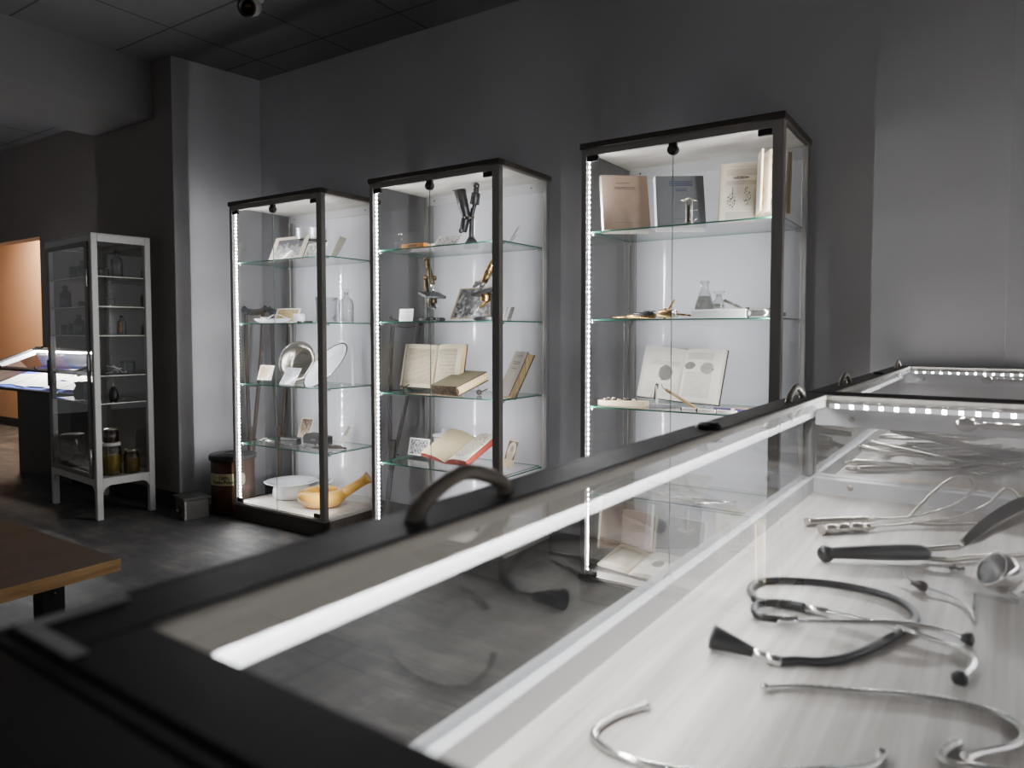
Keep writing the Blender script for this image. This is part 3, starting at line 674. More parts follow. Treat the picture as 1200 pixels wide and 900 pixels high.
PF = [('steel ring-handled forceps at the front left of the heap', -.14, 1.96, .35, .24, .03, True, 'steel', .13, 0, 0, 0),
      ('long steel forceps lying across the front of the heap', -.10, 2.03, -.25, .3, .02, False, 'steel', .1, .022, 0, .05),
      ('open steel forceps with handles spread wide, mid heap', -.08, 2.12, 2.7, .28, .03, True, 'darksteel', .24, .05, .1, -.1),
      ('dark steel forceps with a curved beak on top of the heap', -.10, 2.17, .1, .27, .05, False, 'darksteel', .14, .07, .15, .12),
      ('ringed forceps pointing left at the back of the heap', -.14, 2.32, 2.9, .26, .0, True, 'steel', .16, .03, 0, .1),
      ('slim bright forceps at the rear of the heap', -.05, 2.40, .6, .28, .02, False, 'steel', .08, .0, 0, 0),
      ('heavy dark forceps right of the heap, jaws to the right', .03, 2.20, .75, .3, .03, False, 'darksteel', .15, .0, 0, 0),
      ('straight steel forceps right of the heap, partly under the lid rail', .07, 2.38, .85, .3, .0, True, 'steel', .1, .0, 0, 0),
      ('small forceps nearest the left side glass', -.205, 2.26, 1.2, .18, .02, True, 'steel', .14, .0, 0, 0)]
for q in PF: put_forceps(*q)
for (lab, x, y, rz) in (('curved bright retractor near the right end of the heap', .03, 2.03, .3), ('second curved retractor, just behind the bright one', .1, 2.15, .1)):
    o = MB(); o.tube([(-.06, 0, .01), (-.05, -.03, .008), (-.02, -.045, .012), (.03, -.04, .03), (.06, -.02, .05), (.08, .0, .045), (.11, .01, .02), (.18, .02, .01)], .0075, 10, 0, .4)
    o.tube([(-.06, 0, .01), (-.03, .02, .012), (.02, .02, .03), (.07, .0, .046)], .005, 8, 0, .6)
    tag(o.build('retractor', 'steel'), lab, 'retractor', loc=(x, y, F0), rot=(0, 0, rz))
o = MB(); o.box(-.2, .3, -.045, .045, 0, .006, 0, .001); tag(o.build('wooden_board', 'tan'), 'pale tan wooden board lying before the forceps heap', 'board', loc=(.02, 1.78, F0), rot=(0, 0, KA))

# ------------------------------------------------------------------ generic exhibits
def card(name, label, cat_, w, h, at, lean, yaw, mat, stand=True, group=None, thick=.0025, lift=.0, pw=.0):
    t = thing(name, label, cat_, at, yaw, group)
    X = T(0, 0, .002+lift) @ RX(-R(lean))
    b = MB(); b.X = X; b.box(-w/2, w/2, 0, thick, 0, h, 1); b.quad((-w/2, -.0003, 0), (w/2, -.0003, 0), (w/2, -.0003, h), (-w/2, -.0003, h), 0)
    b.build('picture' if name != 'caption_card' else 'card', [mat, 'cream'], t)
    if stand:
        b = MB(); b.X = X; q = w*.36
        for xx in (-q*.6, q*.6):
            b.tube([(xx, .012, h*.55), (xx, .006, .004), (xx, -.006, -.001-lift*.4), (xx, -.008, .012)], .0013, 6, 0, 1, 0)
            b.tube([(xx, .008, .004), (xx, .03+h*.25*math.sin(R(lean)), (.0-lift*.4))], .0013, 6, 0, 1, 0)
        b.build('wire_stand', 'clear', t)
    return t
def leaning_book(label, w, h, th, at, lean, yaw, cover, edge, group=None, spine=None):
    t = thing('book', label, 'book', at, yaw, group); X = T(0, 0, .003) @ RX(-R(lean)); e = .003
    b = MB(); b.X = X
    b.quad((-w/2, -.0003, 0), (w/2, -.0003, 0), (w/2, -.0003, h), (-w/2, -.0003, h), 0)
    b.box(-w/2, w/2, 0, e, 0, h, 1); b.box(-w/2, w/2, th-e, th, 0, h, 1)
    b.tube([(-w/2, e*.5, 0), (-w/2, e*.5, h)], e*.5, 6, 1, 1, 0)
    n = 6
    P = [(-w/2-.006*math.sin(PI*k/n), th*k/n) for k in range(n+1)]; P2 = [(x+e, y) for x, y in P[::-1]]
    b.prism(P+P2, 0, h, 1)
    b.build('cover', [cover, spine or 'cvBlack'], t)
    b = MB(); b.X = X; b.box(-w/2+.003, w/2-.004, e, th-e, .004, h-.004); b.build('page_block', edge, t)
    return t
def open_book(label, wl, wr, h, at, lean, yaw, ml, mr, edge, cover, thl=.02, thr=.02, al=8, ar=8, roll=0.0, group=None, edge2=None, stand=False, fan=0, bulge=1.0):
    # gutter on the z axis, pages face -y, halves swung forward by al / ar degrees
    t = thing('open_book', label, 'book', at, yaw, group); B = T(0, 0, .003) @ RX(-R(lean)) @ RY(roll)
    for s, w, th, ang, mt in ((-1, wl, thl, al, ml), (1, wr, thr, ar, mr)):
        b = MB(); b.X = B @ RZ(-s*R(ang)*1.0 if s > 0 else R(ang)) if False else B @ RZ(-R(ang)*s)
        n = 10; top = []
        for k in range(n+1):
            q = k/n; f = min(1, math.sin(min(1, q/.45)*PI/2)); top.append((s*w*q, -th*(.15+.85*f*bulge)-(.006*math.sin(PI*q))))
        bot = [(s*w*k/n, 0) for k in range(n+1)]
        A = [b.v((x, y, .004)) for x, y in top]; A2 = [b.v((x, y, h-.004)) for x, y in top]
        D = [b.v((x, y, .004)) for x, y in bot]; D2 = [b.v((x, y, h-.004)) for x, y in bot]
        for k in range(n):
            u0, u1 = (k/n, (k+1)/n) if s > 0 else (1-k/n, 1-(k+1)/n)
            b.face([A[k], A[k+1], A2[k+1], A2[k]], 0, True, [(u0, 0), (u1, 0), (u1, 1), (u0, 1)])
            b.face([D[k], D2[k], D2[k+1], D[k+1]], 1); b.face([A[k], D[k], D[k+1], A[k+1]], 1); b.face([A2[k], A2[k+1], D2[k+1], D2[k]], 1)
        b.face([A[n], D[n], D2[n], A2[n]], 1); b.face([A[0], A2[0], D2[0], D[0]], 1)
        b.build('pages', [mt, edge], t)
        if fan and s > 0:
            for i in range(fan):
                b = MB(); b.X = B @ RZ(-R(ang)*s) @ T(0, -th-.002, 0) @ RZ(-R(9+13*i))
                P = []
                for k in range(n+1):
                    q = k/n; P.append((w*q*.97, -.012*math.sin(PI*q)-.02*q*q))
                A = [b.v((x, y, .004)) for x, y in P]; A2 = [b.v((x, y, h-.004)) for x, y in P]
                D = [b.v((x, y+.006, .004)) for x, y in P]; D2 = [b.v((x, y+.006, h-.004)) for x, y in P]
                for k in range(n):
                    b.face([A[k], A[k+1], A2[k+1], A2[k]], 0, True, [(k/n, 0), ((k+1)/n, 0), ((k+1)/n, 1), (k/n, 1)]); b.face([D[k], D2[k], D2[k+1], D[k+1]], 1); b.face([A2[k], A2[k+1], D2[k+1], D2[k]], 1); b.face([A[k], D[k], D[k+1], A[k+1]], 1)
                b.face([A[n], D[n], D2[n], A2[n]], 1); b.face([A[0], A2[0], D2[0], D[0]], 1)
                b.build('page_bundle', [mt, edge], t)
    b = MB()
    for s, w, ang in ((-1, wl, al), (1, wr, ar)):
        b.X = B @ RZ(-R(ang)*s); b.box(min(0, s*(w+.005)), max(0, s*(w+.005)), 0, .0035, 0, h, 0, .001)
    b.build('cover', cover, t)
    if stand:
        b = MB(); b.X = B
        for xx in (-wl*.6, wr*.6):
            b.tube([(xx, .02, h*.6), (xx, .008, .0), (xx, -.034, -.002), (xx, -.036, .014)], .002, 6, 0, 1, 0); b.tube([(xx, .008, 0), (xx, .075, -.02)], .002, 6, 0, 1, 0)
        b.build('book_stand', 'plexi', t)
    return t
def vial(name, label, cat_, prof, at, mat, group=None, stopper=None, smat='clear', content=None, cmat=None, n=24, lab=None):
    t = thing(name, label, cat_, at, 0, group)
    MB().lathe(prof, n).build('body', mat, t)
    if content: MB().lathe(content, n).build('contents', cmat, t)
    if stopper: MB().lathe(stopper, n).build('stopper', smat, t)
    if lab:
        r, z0, z1, m = lab; q = MB(); k = 14
        P = [(r*math.cos(a), r*math.sin(a)) for a in [-PI/2-1.1+2.2*i/k for i in range(k+1)]]
        for (x0, y0), (x1, y1) in zip(P, P[1:]): q.face([q.v((x0, y0, z0)), q.v((x1, y1, z0)), q.v((x1, y1, z1)), q.v((x0, y0, z1))], 0, True)
        q.build('paper_label', m, t)
    return t
EPS = .0005
s1, s2, s3, s4, s0 = [v+EPS for v in SH]+[.1055]

# ------------------------------------------------------------------ cabinet one (left)
t = card('mounted_photograph', 'cream mount with old black and white photographs, top shelf of the left cabinet', 'photograph', .3, .165, (-3.455, 2.76, s1), 24, 0, 'ph1')
t = thing('metal_cup', 'polished metal cup with black strap on the left cabinet top shelf', 'cup', (-3.375, 2.90, s1))
MB().lathe([(0, 0), (.06, 0), (.062, .004), (.058, .01), (.056, .09), (.06, .11), (0, .112)], 32).build('pedestal', 'steel', t)
MB().lathe([(0, .112), (.06, .113), (.08, .122), (.088, .14), (.09, .196), (.092, .2), (.087, .2), (.084, .145), (0, .13)], 40).build('bowl', 'alucup', t)
b = MB(); b.lathe([(.082, .116), (.088, .118), (.093, .132), (.0885, .132), (.082, .119)], 40); b.box(-.103, -.088, -.012, .012, .115, .16, 0, .004); b.box(.088, .108, -.012, .012, .118, .196, 0, .004); b.build('strap', 'leather', t)
card('mounted_photograph', 'small glossy photograph leaning right of the cream mount', 'photograph', .16, .1, (-3.175, 2.73, s1), 28, 0, 'ph2')
card('mounted_photograph', 'narrow leaning photograph seen edge on through the left cabinet side', 'photograph', .1, .135, (-3.09, 2.80, s1), 30, R(-62), 'ph2')

t = thing('instrument_tray', 'shallow white oblong dish on the second shelf of the left cabinet', 'dish', (-3.57, 2.76, s2))
MB().lathe([(0, 0), (.1, 0), (.125, .01), (.15, .026), (.154, .027), (.148, .021), (.12, .006), (0, .005)], 36, 0, sy=.42).build('dish', 'enamel', t)
t = thing('soup_spoon', 'bent white spoon resting across the oblong white dish', 'spoon', (-3.5, 2.75, s2+.018))
b = MB(); b.tube([(-.1, .0, .012), (-.04, -.004, .03), (.01, -.006, .032), (.06, -.006, .018), (.1, 0, .004)], .005, 8, 0, .4); b.build('stem', 'china', t); MB().lathe([(0, -.004), (.018, .0), (.026, .008), (.022, .006), (0, .001)], 20, 0, (-.12, 0, .01), sx=1.3).build('spoon_bowl', 'china', t)
card('mounted_photograph', 'pale folded picture behind the white oblong dish', 'photograph', .2, .1, (-3.63, 2.90, s2), 22, R(6), 'ph3')
t = vial('china_cup', 'small plain white china cup on the second shelf', 'cup', [(0, 0), (.026, 0), (.032, .004), (.035, .055), (.0325, .055), (.03, .008), (0, .006)], (-3.375, 2.80, s2), 'china')
o = MB(); o.cyl((-.06, 0, .006), (.06, 0, .006), .005, 0, 12); o.sphere((-.06, 0, .006), .007)
tag(o.build('glass_rod', 'darksteel'), 'thin grey rod lying between the china cup and the jug', 'rod', loc=(-3.275, 2.76, s2))
t = vial('glass_jug', 'clear glass jug with a loop handle behind the front post of the left cabinet', 'jug', [(0, 0), (.056, 0), (.06, .006), (.062, .13), (.066, .15), (.063, .15), (.058, .13), (.055, .008), (0, .006)], (-3.235, 2.885, s2), 'clear')
b = MB(); b.tube([(.06, -.005, .13), (.1, -.012, .14), (.118, -.014, .1), (.1, -.012, .045), (.06, -.005, .025)], .006, 10); b.build('handle', 'clear', t)
vial('glass_bottle', 'clear narrow-necked glass bottle with a stopper, second shelf of the left cabinet', 'bottle', [(0, 0), (.038, 0), (.042, .006), (.043, .11), (.036, .132), (.014, .15), (.013, .172), (.017, .176), (.012, .176), (.012, .15), (.032, .13), (.039, .11), (.038, .008), (0, .006)], (-3.085, 2.9, s2), 'clear',
     stopper=[(0, .165), (.011, .165), (.012, .178), (.019, .188), (.017, .196), (0, .198)])

card('mounted_photograph', 'small brown-toned photograph on a clear stand, third shelf of the left cabinet', 'photograph', .13, .092, (-3.625, 2.735, s3), 18, 0, 'ph3', lift=.018)
t = thing('steel_basin', 'round steel basin stood on edge, its dark hollow facing out', 'basin', (-3.455, 2.85, s3))
ax = Vector((.30, -.9, .22)).normalized()
MB().lathe([(0, -.075), (.07, -.073), (.09, -.06), (.106, .0), (.126, .003), (.128, .007), (.12, .008), (.101, .005), (.084, -.055), (.066, -.067), (0, -.068)], 44, 0, (0, 0, .128), ax).build('bowl', 'steel', t)
MB().lathe([(.094, -.058), (.11, -.002), (.127, .001), (.121, -.02), (.11, -.06)], 44, 0, (0, 0, .128), ax).build('enamel_back', 'cream', t)
card('mounted_photograph', 'silvery crumpled photograph leaning in front of the steel basin', 'photograph', .15, .11, (-3.395, 2.715, s3), 30, R(-8), 'ph4')
iu = Vector((.83, .55, 0)); maj = (iu*.72+Vector((0, 0, .69))).normalized(); nz_ = Vector((.78, -.6, .1))*.72+(Vector((0, 0, .72))-iu*.69)*.66
nz_ = (nz_-maj*nz_.dot(maj)).normalized(); mn = nz_.cross(maj)
ODX = T(0, 0, .115) @ Matrix((maj, mn, nz_)).transposed().to_4x4()
t = thing('oval_dish', 'white oval dish with a dark rim propped at a slant, third shelf', 'dish', (-3.15, 2.80, s3))
b = MB(); b.X = ODX
b.lathe([(0, -.03), (.06, -.028), (.085, -.012), (.1, .004), (.104, .005), (.094, -.002), (.078, -.02), (.056, -.024), (0, -.025)], 40, 0, sx=1.62, sy=.82); b.build('dish', 'enamel', t)
b = MB(); b.X = ODX; b.lathe([(.102, .003), (.106, .0045), (.106, .0065), (.1015, .006)], 40, 0, sx=1.62, sy=.82); b.build('rim', 'navy', t)
b = MB(); b.tube([(.05, .02, .1), (.055, .05, .0)], .002, 6, 0, 1, 0); b.tube([(-.02, -.06, 0), (-.02, .05, .002), (.09, .05, .002), (.09, -.06, 0)], .002, 6, 0, 1, 0); b.build('wire_stand', 'clear', t)
o = MB(); o.prism([(-.02, 0), (.028, 0), (.012, .2), (-.012, .235)], 0, .002, 0, RX(PI/2)); tag(o.build('paper_slip', 'white'), 'tall white pointed paper slip standing beside the oval dish', 'paper', loc=(-3.08, 2.94, s3), rot=(0, 0, R(-25)))

card('mounted_photograph', 'sepia photograph on the fourth shelf of the left cabinet', 'photograph', .105, .125, (-3.545, 2.955, s4), 22, 0, 'ph5', lift=.01)
t = thing('instrument_case', 'narrow black instrument case lying in front, fourth shelf', 'case', (-3.455, 2.79, s4), R(4))
MB().box(-.07, .07, -.02, .02, 0, .018, 0, .002).build('case_bottom', 'leather', t); MB().box(-.07, .07, -.02, .02, .0185, .036, 0, .003).build('case_lid', 'leather', t)
t = thing('instrument_case', 'longer black wedge-topped case behind the narrow case', 'case', (-3.33, 2.885, s4), R(2))
MB().prism([(-.09, 0), (.1, 0), (.1, .05), (-.06, .062), (-.09, .045)], -.03, .03, 0, RX(PI/2), .002).build('case_body', 'leather', t); MB().box(-.02, .02, -.032, -.03, .02, .034).build('catch', 'steel', t)
o = MB(); o.lathe([(0, -.04), (.014, -.036), (.018, 0), (.012, .03), (0, .04)], 16, 0, (0, 0, .017), (1, .1, 0)); o.lathe([(0, -.01), (.016, -.008), (.014, .012), (0, .014)], 14, 0, (.05, .0, .013), (1, .1, 0))
tag(o.build('turned_object', 'dbrass'), 'brown turned wooden object left of the black cases', 'object', loc=(-3.575, 2.84, s4))
card('mounted_photograph', 'small pale portrait card standing right of the black cases', 'photograph', .065, .13, (-3.145, 2.90, s4), 28, R(-24), 'ph6', lift=.006)
for k, (lab, x, y, rz, L) in enumerate((('dark steel forceps pointing right on the fourth shelf of the left cabinet', -3.115, 2.81, .28, .2), ('thin steel forceps lying under the portrait card, fourth shelf', -3.17, 2.86, .05, .16))):
    t = thing('forceps', lab, 'forceps', (x, y, s4), rz, 'forceps in the left cabinet')
    for b in forceps(L, .0, True, 'darksteel', .12): b.build('limb', 'darksteel', t)
    MB().cyl((0, 0, .001), (0, 0, .012), .0035, 0, 10).build('pivot_screw', 'steel', t)
o = MB(); o.tube([(-.07, 0, .004), (-.02, .015, .02), (.03, -.01, .012), (.06, .01, .004), (.02, .03, .006), (-.04, .02, .004)], .0026, 8); tag(o.build('wire_loop', 'steel'), 'bent bright wire loop at the left of the fourth shelf', 'wire', loc=(-3.64, 2.76, s4))
for k, (lab, x, y) in enumerate((('small clear glass dish in front of the black cases, left one', -3.36, 2.725), ('small clear glass dish in front of the black cases, right one', -3.27, 2.73))):
    vial('glass_dish', lab, 'dish', [(0, 0), (.02, 0), (.028, .012), (.03, .016), (.026, .012), (0, .003)], (x, y, s4), 'clear', 'small glass dishes on the fourth shelf')

t = thing('enamel_bedpan', 'white enamel bedpan with a wide flat rim on the left cabinet floor', 'bedpan', (-3.56, 2.875, s0), R(28))
MB().lathe([(0, 0), (.085, 0), (.1, .006), (.112, .03), (.108, .062), (.1, .078), (.135, .092), (.158, .102), (.16, .106), (.152, .106), (.098, .088), (.094, .06), (.1, .03), (.08, .008), (0, .006)], 48).build('pan', 'enamel', t)
b = MB(); b.tube([(.15, .02, .1), (.22, .04, .12), (.255, .03, .118), (.25, -.0, .1), (.2, -.01, .085), (.11, -.01, .06)], .007, 10, 0, .6); b.build('handle', 'enamel', t)
t = thing('earthenware_bedpan', 'glazed yellow earthenware bedpan with a raised spout, on the left cabinet floor', 'bedpan', (-3.225, 2.825, s0), R(38))
b = MB(); b.lathe([(0, 0), (.075, 0), (.11, .012), (.14, .045), (.147, .068), (.135, .092), (.108, .104), (.092, .1), (.085, .09), (.1, .07), (.1, .04), (.07, .015), (0, .012)], 44, sx=1.0, sy=.86); b.build('pan', 'yellow', t)
b = MB(); b.tube([(.09, 0, .055), (.14, 0, .085), (.19, .0, .115), (.25, 0, .152), (.275, 0, .168)], lambda q: .036-.008*math.sin(q*PI*.8)+.012*max(0, q-.7)/.3*.8, 18); b.build('spout', 'yellow', t)

# ------------------------------------------------------------------ cabinet two (middle)
for lab, x, h, r in (('short clear glass vial at the left of the middle cabinet top shelf', -2.527, .042, .009), ('tall clear glass vial with a metal cap beside the short vial', -2.497, .085, .012)):
    t = thing('glass_vial', lab, 'vial', (x, 2.72, s1), 0, 'two glass vials'); MB().lathe([(0, 0), (r, 0), (r, h*.8), (r*.8, h*.86), (r*.8, h*.92), (0, h*.92)], 18).build('tube', 'clear', t); MB().cyl((0, 0, h*.9), (0, 0, h), r*.95, 0, 16).build('cap', chrome, t); MB().cyl((0, 0, -.0002), (0, 0, .004), r*1.15, 0, 16).build('foot', 'black', t)
o = MB()
for k in range(7): o.lathe([(0, 0), (.01, 0), (.012, .014), (.009, .022), (0, .024)], 12, 0, (-.036+.012*k, .01*math.sin(k*2.3), .0))
tag(o.build('cut_glass_stand', 'clear'), 'sparkling cut glass row behind the orange box', 'glass object', loc=(-2.44, 2.86, s1))
t = thing('slide_box', 'small orange card box on the middle cabinet top shelf', 'box', (-2.372, 2.69, s1)); MB().box(-.074, .074, -.02, .02, 0, .021, 0, .001).build('body', 'orangebox', t); MB().box(-.03, .03, -.0206, -.02, .005, .016).build('paper_label', printed('brown label', srgb(150, 110, 60), INK, [(.1, .9, .1, .9, 3, .8)]), t)
t = thing('white_box', 'flat white box behind the orange box', 'box', (-2.405, 2.83, s1)); MB().box(-.09, .09, -.035, .035, 0, .022, 0, .001).build('body', 'white', t); MB().box(-.091, .091, -.036, .036, .0222, .032, 0, .001).build('lid', 'white', t)
card('mounted_photograph', 'crowd photograph lying back in front of the black microscope', 'photograph', .15, .075, (-2.235, 2.755, s1), 38, 0, 'ph7', lift=.004)
card('mounted_photograph', 'small leaning photograph left of the front post, middle cabinet top shelf', 'photograph', .07, .085, (-1.99, 2.79, s1), 30, R(-38), 'ph2')
card('mounted_photograph', 'small leaning photograph seen right of the front post, middle cabinet top shelf', 'photograph', .07, .1, (-1.9, 2.82, s1), 30, R(-45), 'ph2')
t = thing('binocular_microscope', 'black microscope with a flared foot on the middle cabinet top shelf', 'microscope', (-2.15, 2.86, s1), R(-8))
MB().lathe([(0, 0), (.043, 0), (.045, .006), (.036, .03), (.018, .055), (0, .056)], 24, 0, sy=.8).build('foot', 'black', t)
b = MB(); b.tube([(0, 0, .04), (.002, 0, .1), (.006, 0, .16), (.004, .005, .2)], lambda q: .014-.004*q, 14); b.build('pillar', 'black', t)
b = MB(); b.cyl((-.012, -.02, .15), (-.052, -.028, .29), .022, 0, 18, .03); b.box(-.085, -.02, -.05, -.02, .288, .294, 0, .001); b.build('plate_holder', 'black', t)
b = MB(); b.cyl((.0, .0, .15), (.026, .0, .22), .01, 0, 14); b.cyl((.022, 0, .215), (.034, 0, .272), .024, 0, 18, .022); b.cyl((.033, 0, .27), (.036, 0, .295), .014, 0, 14); b.sphere((.037, 0, .305), .016); b.build('eyepiece_tube', 'black', t)
b = MB(); b.lathe([(.012, -.004), (.03, -.004), (.03, .004), (.012, .004)], 20, 0, (-.006, -.01, .155), (.2, 0, 1)); b.build('ring', 'darksteel', t)
b = MB(); b.cyl((-.04, -.02, .085), (-.018, -.02, .15), .02, 0, 16, .022); b.cyl((-.054, -.02, .09), (-.03, -.04, .088), .012, 0, 12); b.build('lamp_housing', 'black', t)

def microscope(name, label, at, yaw, tube_pts, tr, mats, flip=1, nose=False):
    t = thing(name, label, 'microscope', at, yaw); body, br, dk = mats
    b = MB()   # horseshoe foot
    b.tube([(-.012, -.062, .011), (-.045, -.05, .011), (-.052, -.005, .011), (-.03, .035, .011), (0, .045, .011), (.03, .035, .011), (.052, -.005, .011), (.045, -.05, .011), (.012, -.062, .011)], .0135, 10, 0, .8); b.build('foot', body, t)
    MB().box(-.016, .016, .012, .04, .012, .13, 0, .003).build('pillar', body, t)
    b = MB(); b.X = T(0, -.01, .137) @ RX(R(14)); b.box(-.055, .055, -.065, .05, -.007, .007, 0, .002); b.X = Matrix(); b.cyl((0, -.02, .092), (0, -.02, .13), .026, 1, 18); b.build('stage', [dk, br], t)
    b = MB(); b.X = T(0, -.03, .078) @ RX(R(35)); b.lathe([(0, -.006), (.026, -.004), (.029, .0), (.026, .003), (0, .001)], 24); b.build('mirror', chrome if flip > 0 else 'brass', t)
    b = MB(); b.tube([(0, .03, .13), (0, .05, .16), (0, .058, .2), (0, .045, .235), (0, .015, .25)], lambda q: .013-.003*q, 12); b.build('arm', br if flip > 0 else body, t)
    a, c = Vector(tube_pts[0]), Vector(tube_pts[1]); d = (c-a)
    b = MB(); b.cyl(a, a+d*.62, tr, 0, 20); b.cyl(a+d*.55, a+d*.94, tr*.82, 0, 20); b.cyl(a+d*.92, c, tr*1.05, 0, 20); b.build('body_tube', br, t)
    b = MB(); b.cyl(a-d*.16, a, tr*.62, 0, 16, tr*.8); b.cyl(a-d*.24, a-d*.15, tr*.36, 0, 12, tr*.5)
    if nose:
        b.cyl(a, a+Vector((0, -.045, -.002)), .009, 0, 12); b.cyl(a+Vector((0, -.012, .004)), a+Vector((0, -.055, -.022)), .009, 0, 12)
    b.build('objective', chrome, t)
    for sgn in (-1, 1):
        m = a+d*.28; MB().cyl(m+Vector((sgn*tr, .012, 0)), m+Vector((sgn*(tr+.018), .012, 0)), .013, 0, 18).build('focus_knob', br, t)
    return t
microscope('brass_microscope', 'dark brass microscope standing upright at the left of the second shelf', (-2.365, 2.80, s2), R(62), ((0, -.02, .185), (0, .052, .325)), .0155, ('black', 'dbrass', 'black'))
microscope('brass_microscope', 'shiny brass microscope behind the front post, second shelf', (-1.965, 2.755, s2), R(-80), ((0, -.03, .185), (0, .055, .33)), .018, ('black', 'brass', 'black'), -1, True)
card('caption_card', 'small white caption card left of the dark brass microscope', 'card', .09, .062, (-2.437, 2.69, s2), 8, 0, 'cardtxt', False)
card('caption_card', 'small white caption card right of the front post of the middle cabinet', 'card', .062, .066, (-1.845, 2.72, s2), 24, R(-12), 'cardtxt', False)
card('framed_photograph', 'large class photograph in a tan mount leaning behind the shiny microscope', 'photograph', .27, .178, (-2.165, 2.86, s2), 26, R(-6), 'ph8', lift=.012)

open_book('old book open upright showing two yellowed text pages, middle cabinet third shelf', .212, .2, .238, (-2.395, 2.86, s3+.006), 12, 0, 'pgA', 'pgB', 'pageedge', 'cvBlack', .014, .03, 6, 7, stand=True)
t = thing('worn_book', 'thick worn olive book lying tilted with its crumbling spine to the front', 'book', (-2.178, 2.685, s3), R(-7))
b = MB(); X = T(0, 0, .002) @ RX(R(17)); b.X = X
W_ = .185; b.box(-W_/2, W_/2, -.002, .22, .044, .049, 0); b.box(-W_/2, W_/2, -.002, .22, 0, .004, 0); b.quad((-W_/2, -.002, .0493), (W_/2, -.002, .0493), (W_/2, .22, .0493), (-W_/2, .22, .0493), 1); b.build('cover', ['cvBlack', 'cvGreen'], t)
b = MB(); b.X = X; b.box(-W_/2+.001, W_/2-.003, -.006, .004, .002, .046, 0, .003); b.build('spine', 'spineold', t)
b = MB(); b.X = X; n = 8
P = [(W_/2-.004+.012*math.sin(PI*k/n)-.018*k/n*0, .004+.04*k/n) for k in range(n+1)]
b.prism([(-W_/2+.006, .004)]+P+[(-W_/2+.006, .044)], -.214, -.002, 0, RX(PI/2)); b.build('page_block', 'pageedge', t)
b = MB(); b.tube([(-.05, .2, 0), (-.05, .17, .05)], .003, 6, 0, 1, 0); b.tube([(.05, .2, 0), (.05, .17, .05)], .003, 6, 0, 1, 0); b.tube([(-.05, -.012, 0), (-.05, -.012, .02)], .002, 6, 0, 1, 0); b.tube([(.05, -.012, 0), (.05, -.012, .02)], .002, 6, 0, 1, 0); b.build('book_stand', 'plexi', t)
leaning_book('grey paper-covered book leaning back beside the front post, middle cabinet', .155, .235, .04, (-1.935, 2.82, s3), 26, R(-34), 'cvTaupe', 'pageedge')
for lab, x, y in (('small black stand foot under the open upright book', -2.57, 2.80), ('small black stand foot beside the worn tilted book', -2.06, 2.80)):
    o = MB(); o.sphere((0, 0, .014), .014, 0, 14, 1.0); o.cyl((0, 0, .012), (.03, .03, .03), .003, 0, 8); tag(o.build('stand_foot', 'cvBlack'), lab, 'stand', loc=(x, y, s3))

card('mounted_photograph', 'group photograph in a clear holder at the left of the fourth shelf', 'photograph', .14, .092, (-2.50, 2.845, s4), 14, 0, 'ph9', lift=.012)
t = vial('china_jar', 'white lidded china jar on the fourth shelf of the middle cabinet', 'jar', [(0, 0), (.05, 0), (.055, .006), (.055, .1), (.052, .105), (0, .105)], (-2.435, 2.985, s4), 'china', stopper=[(0, .1055), (.06, .1055), (.061, .115), (.05, .122), (.015, .125), (.01, .13), (.014, .14), (.008, .146), (0, .147)], smat='china')
open_book('open book with brown red edges and a botanical plate, lying tilted', .185, .185, .235, (-2.225, 2.735, s4+.012), 62, R(-13), 'pgG', 'pgH', 'pagered', 'cvRed', .016, .026, 7, 5, stand=True)
card('mounted_photograph', 'oval portrait photograph right of the front post, fourth shelf', 'photograph', .078, .142, (-1.925, 2.84, s4), 22, R(-16), 'ph10', lift=.008)

# ------------------------------------------------------------------ cabinet three (right)
leaning_book('fawn cloth-bound book standing at the left of the right cabinet top shelf', .195, .25, .034, (-1.24, 2.72, s1), 17, R(37), 'cvBrown', 'pagewhite', spine='cream')
leaning_book('grey cloth-bound book with blue title beside the fawn book', .195, .232, .036, (-1.03, 2.78, s1), 17, R(31), 'cvGrey', 'pagewhite', spine='white')
t = thing('screw_clamp', 'small steel screw clamp standing before the grey book', 'instrument', (-.968, 2.69, s1))
b = MB(); b.lathe([(0, 0), (.02, 0), (.024, .004), (.012, .008), (0, .008)], 18); b.build('foot', 'steel', t)
for xx in (-.009, .009): MB().cyl((xx, 0, .006), (xx, 0, .09), .0045, 0, 12).build('column', 'steel', t)
MB().box(-.003, .003, -.004, .004, .006, .075).build('dark_core', 'black', t)
b = MB(); b.lathe([(0, 0), (.006, .0), (.02, .008), (.021, .01), (0, .005)], 16, 0, (-.012, 0, .088), (-.3, 0, 1)); b.lathe([(0, 0), (.005, 0), (.02, .007), (0, .005)], 16, 0, (.014, 0, .09), (.5, 0, 1)); b.tube([(.008, 0, .05), (.03, 0, .054)], .003, 8, 0, .6, 0); b.tube([(.012, 0, .006), (.03, 0, .02)], .003, 8, 0, .6, 0); b.build('jaw', 'steel', t)
open_book('open book on end with engravings of instruments, right cabinet top shelf', .145, .14, .238, (-.735, 2.80, s1), 7, R(4), 'pgE', 'pgF', 'pageedge', 'cream', .008, .012, 8, 30, fan=3)

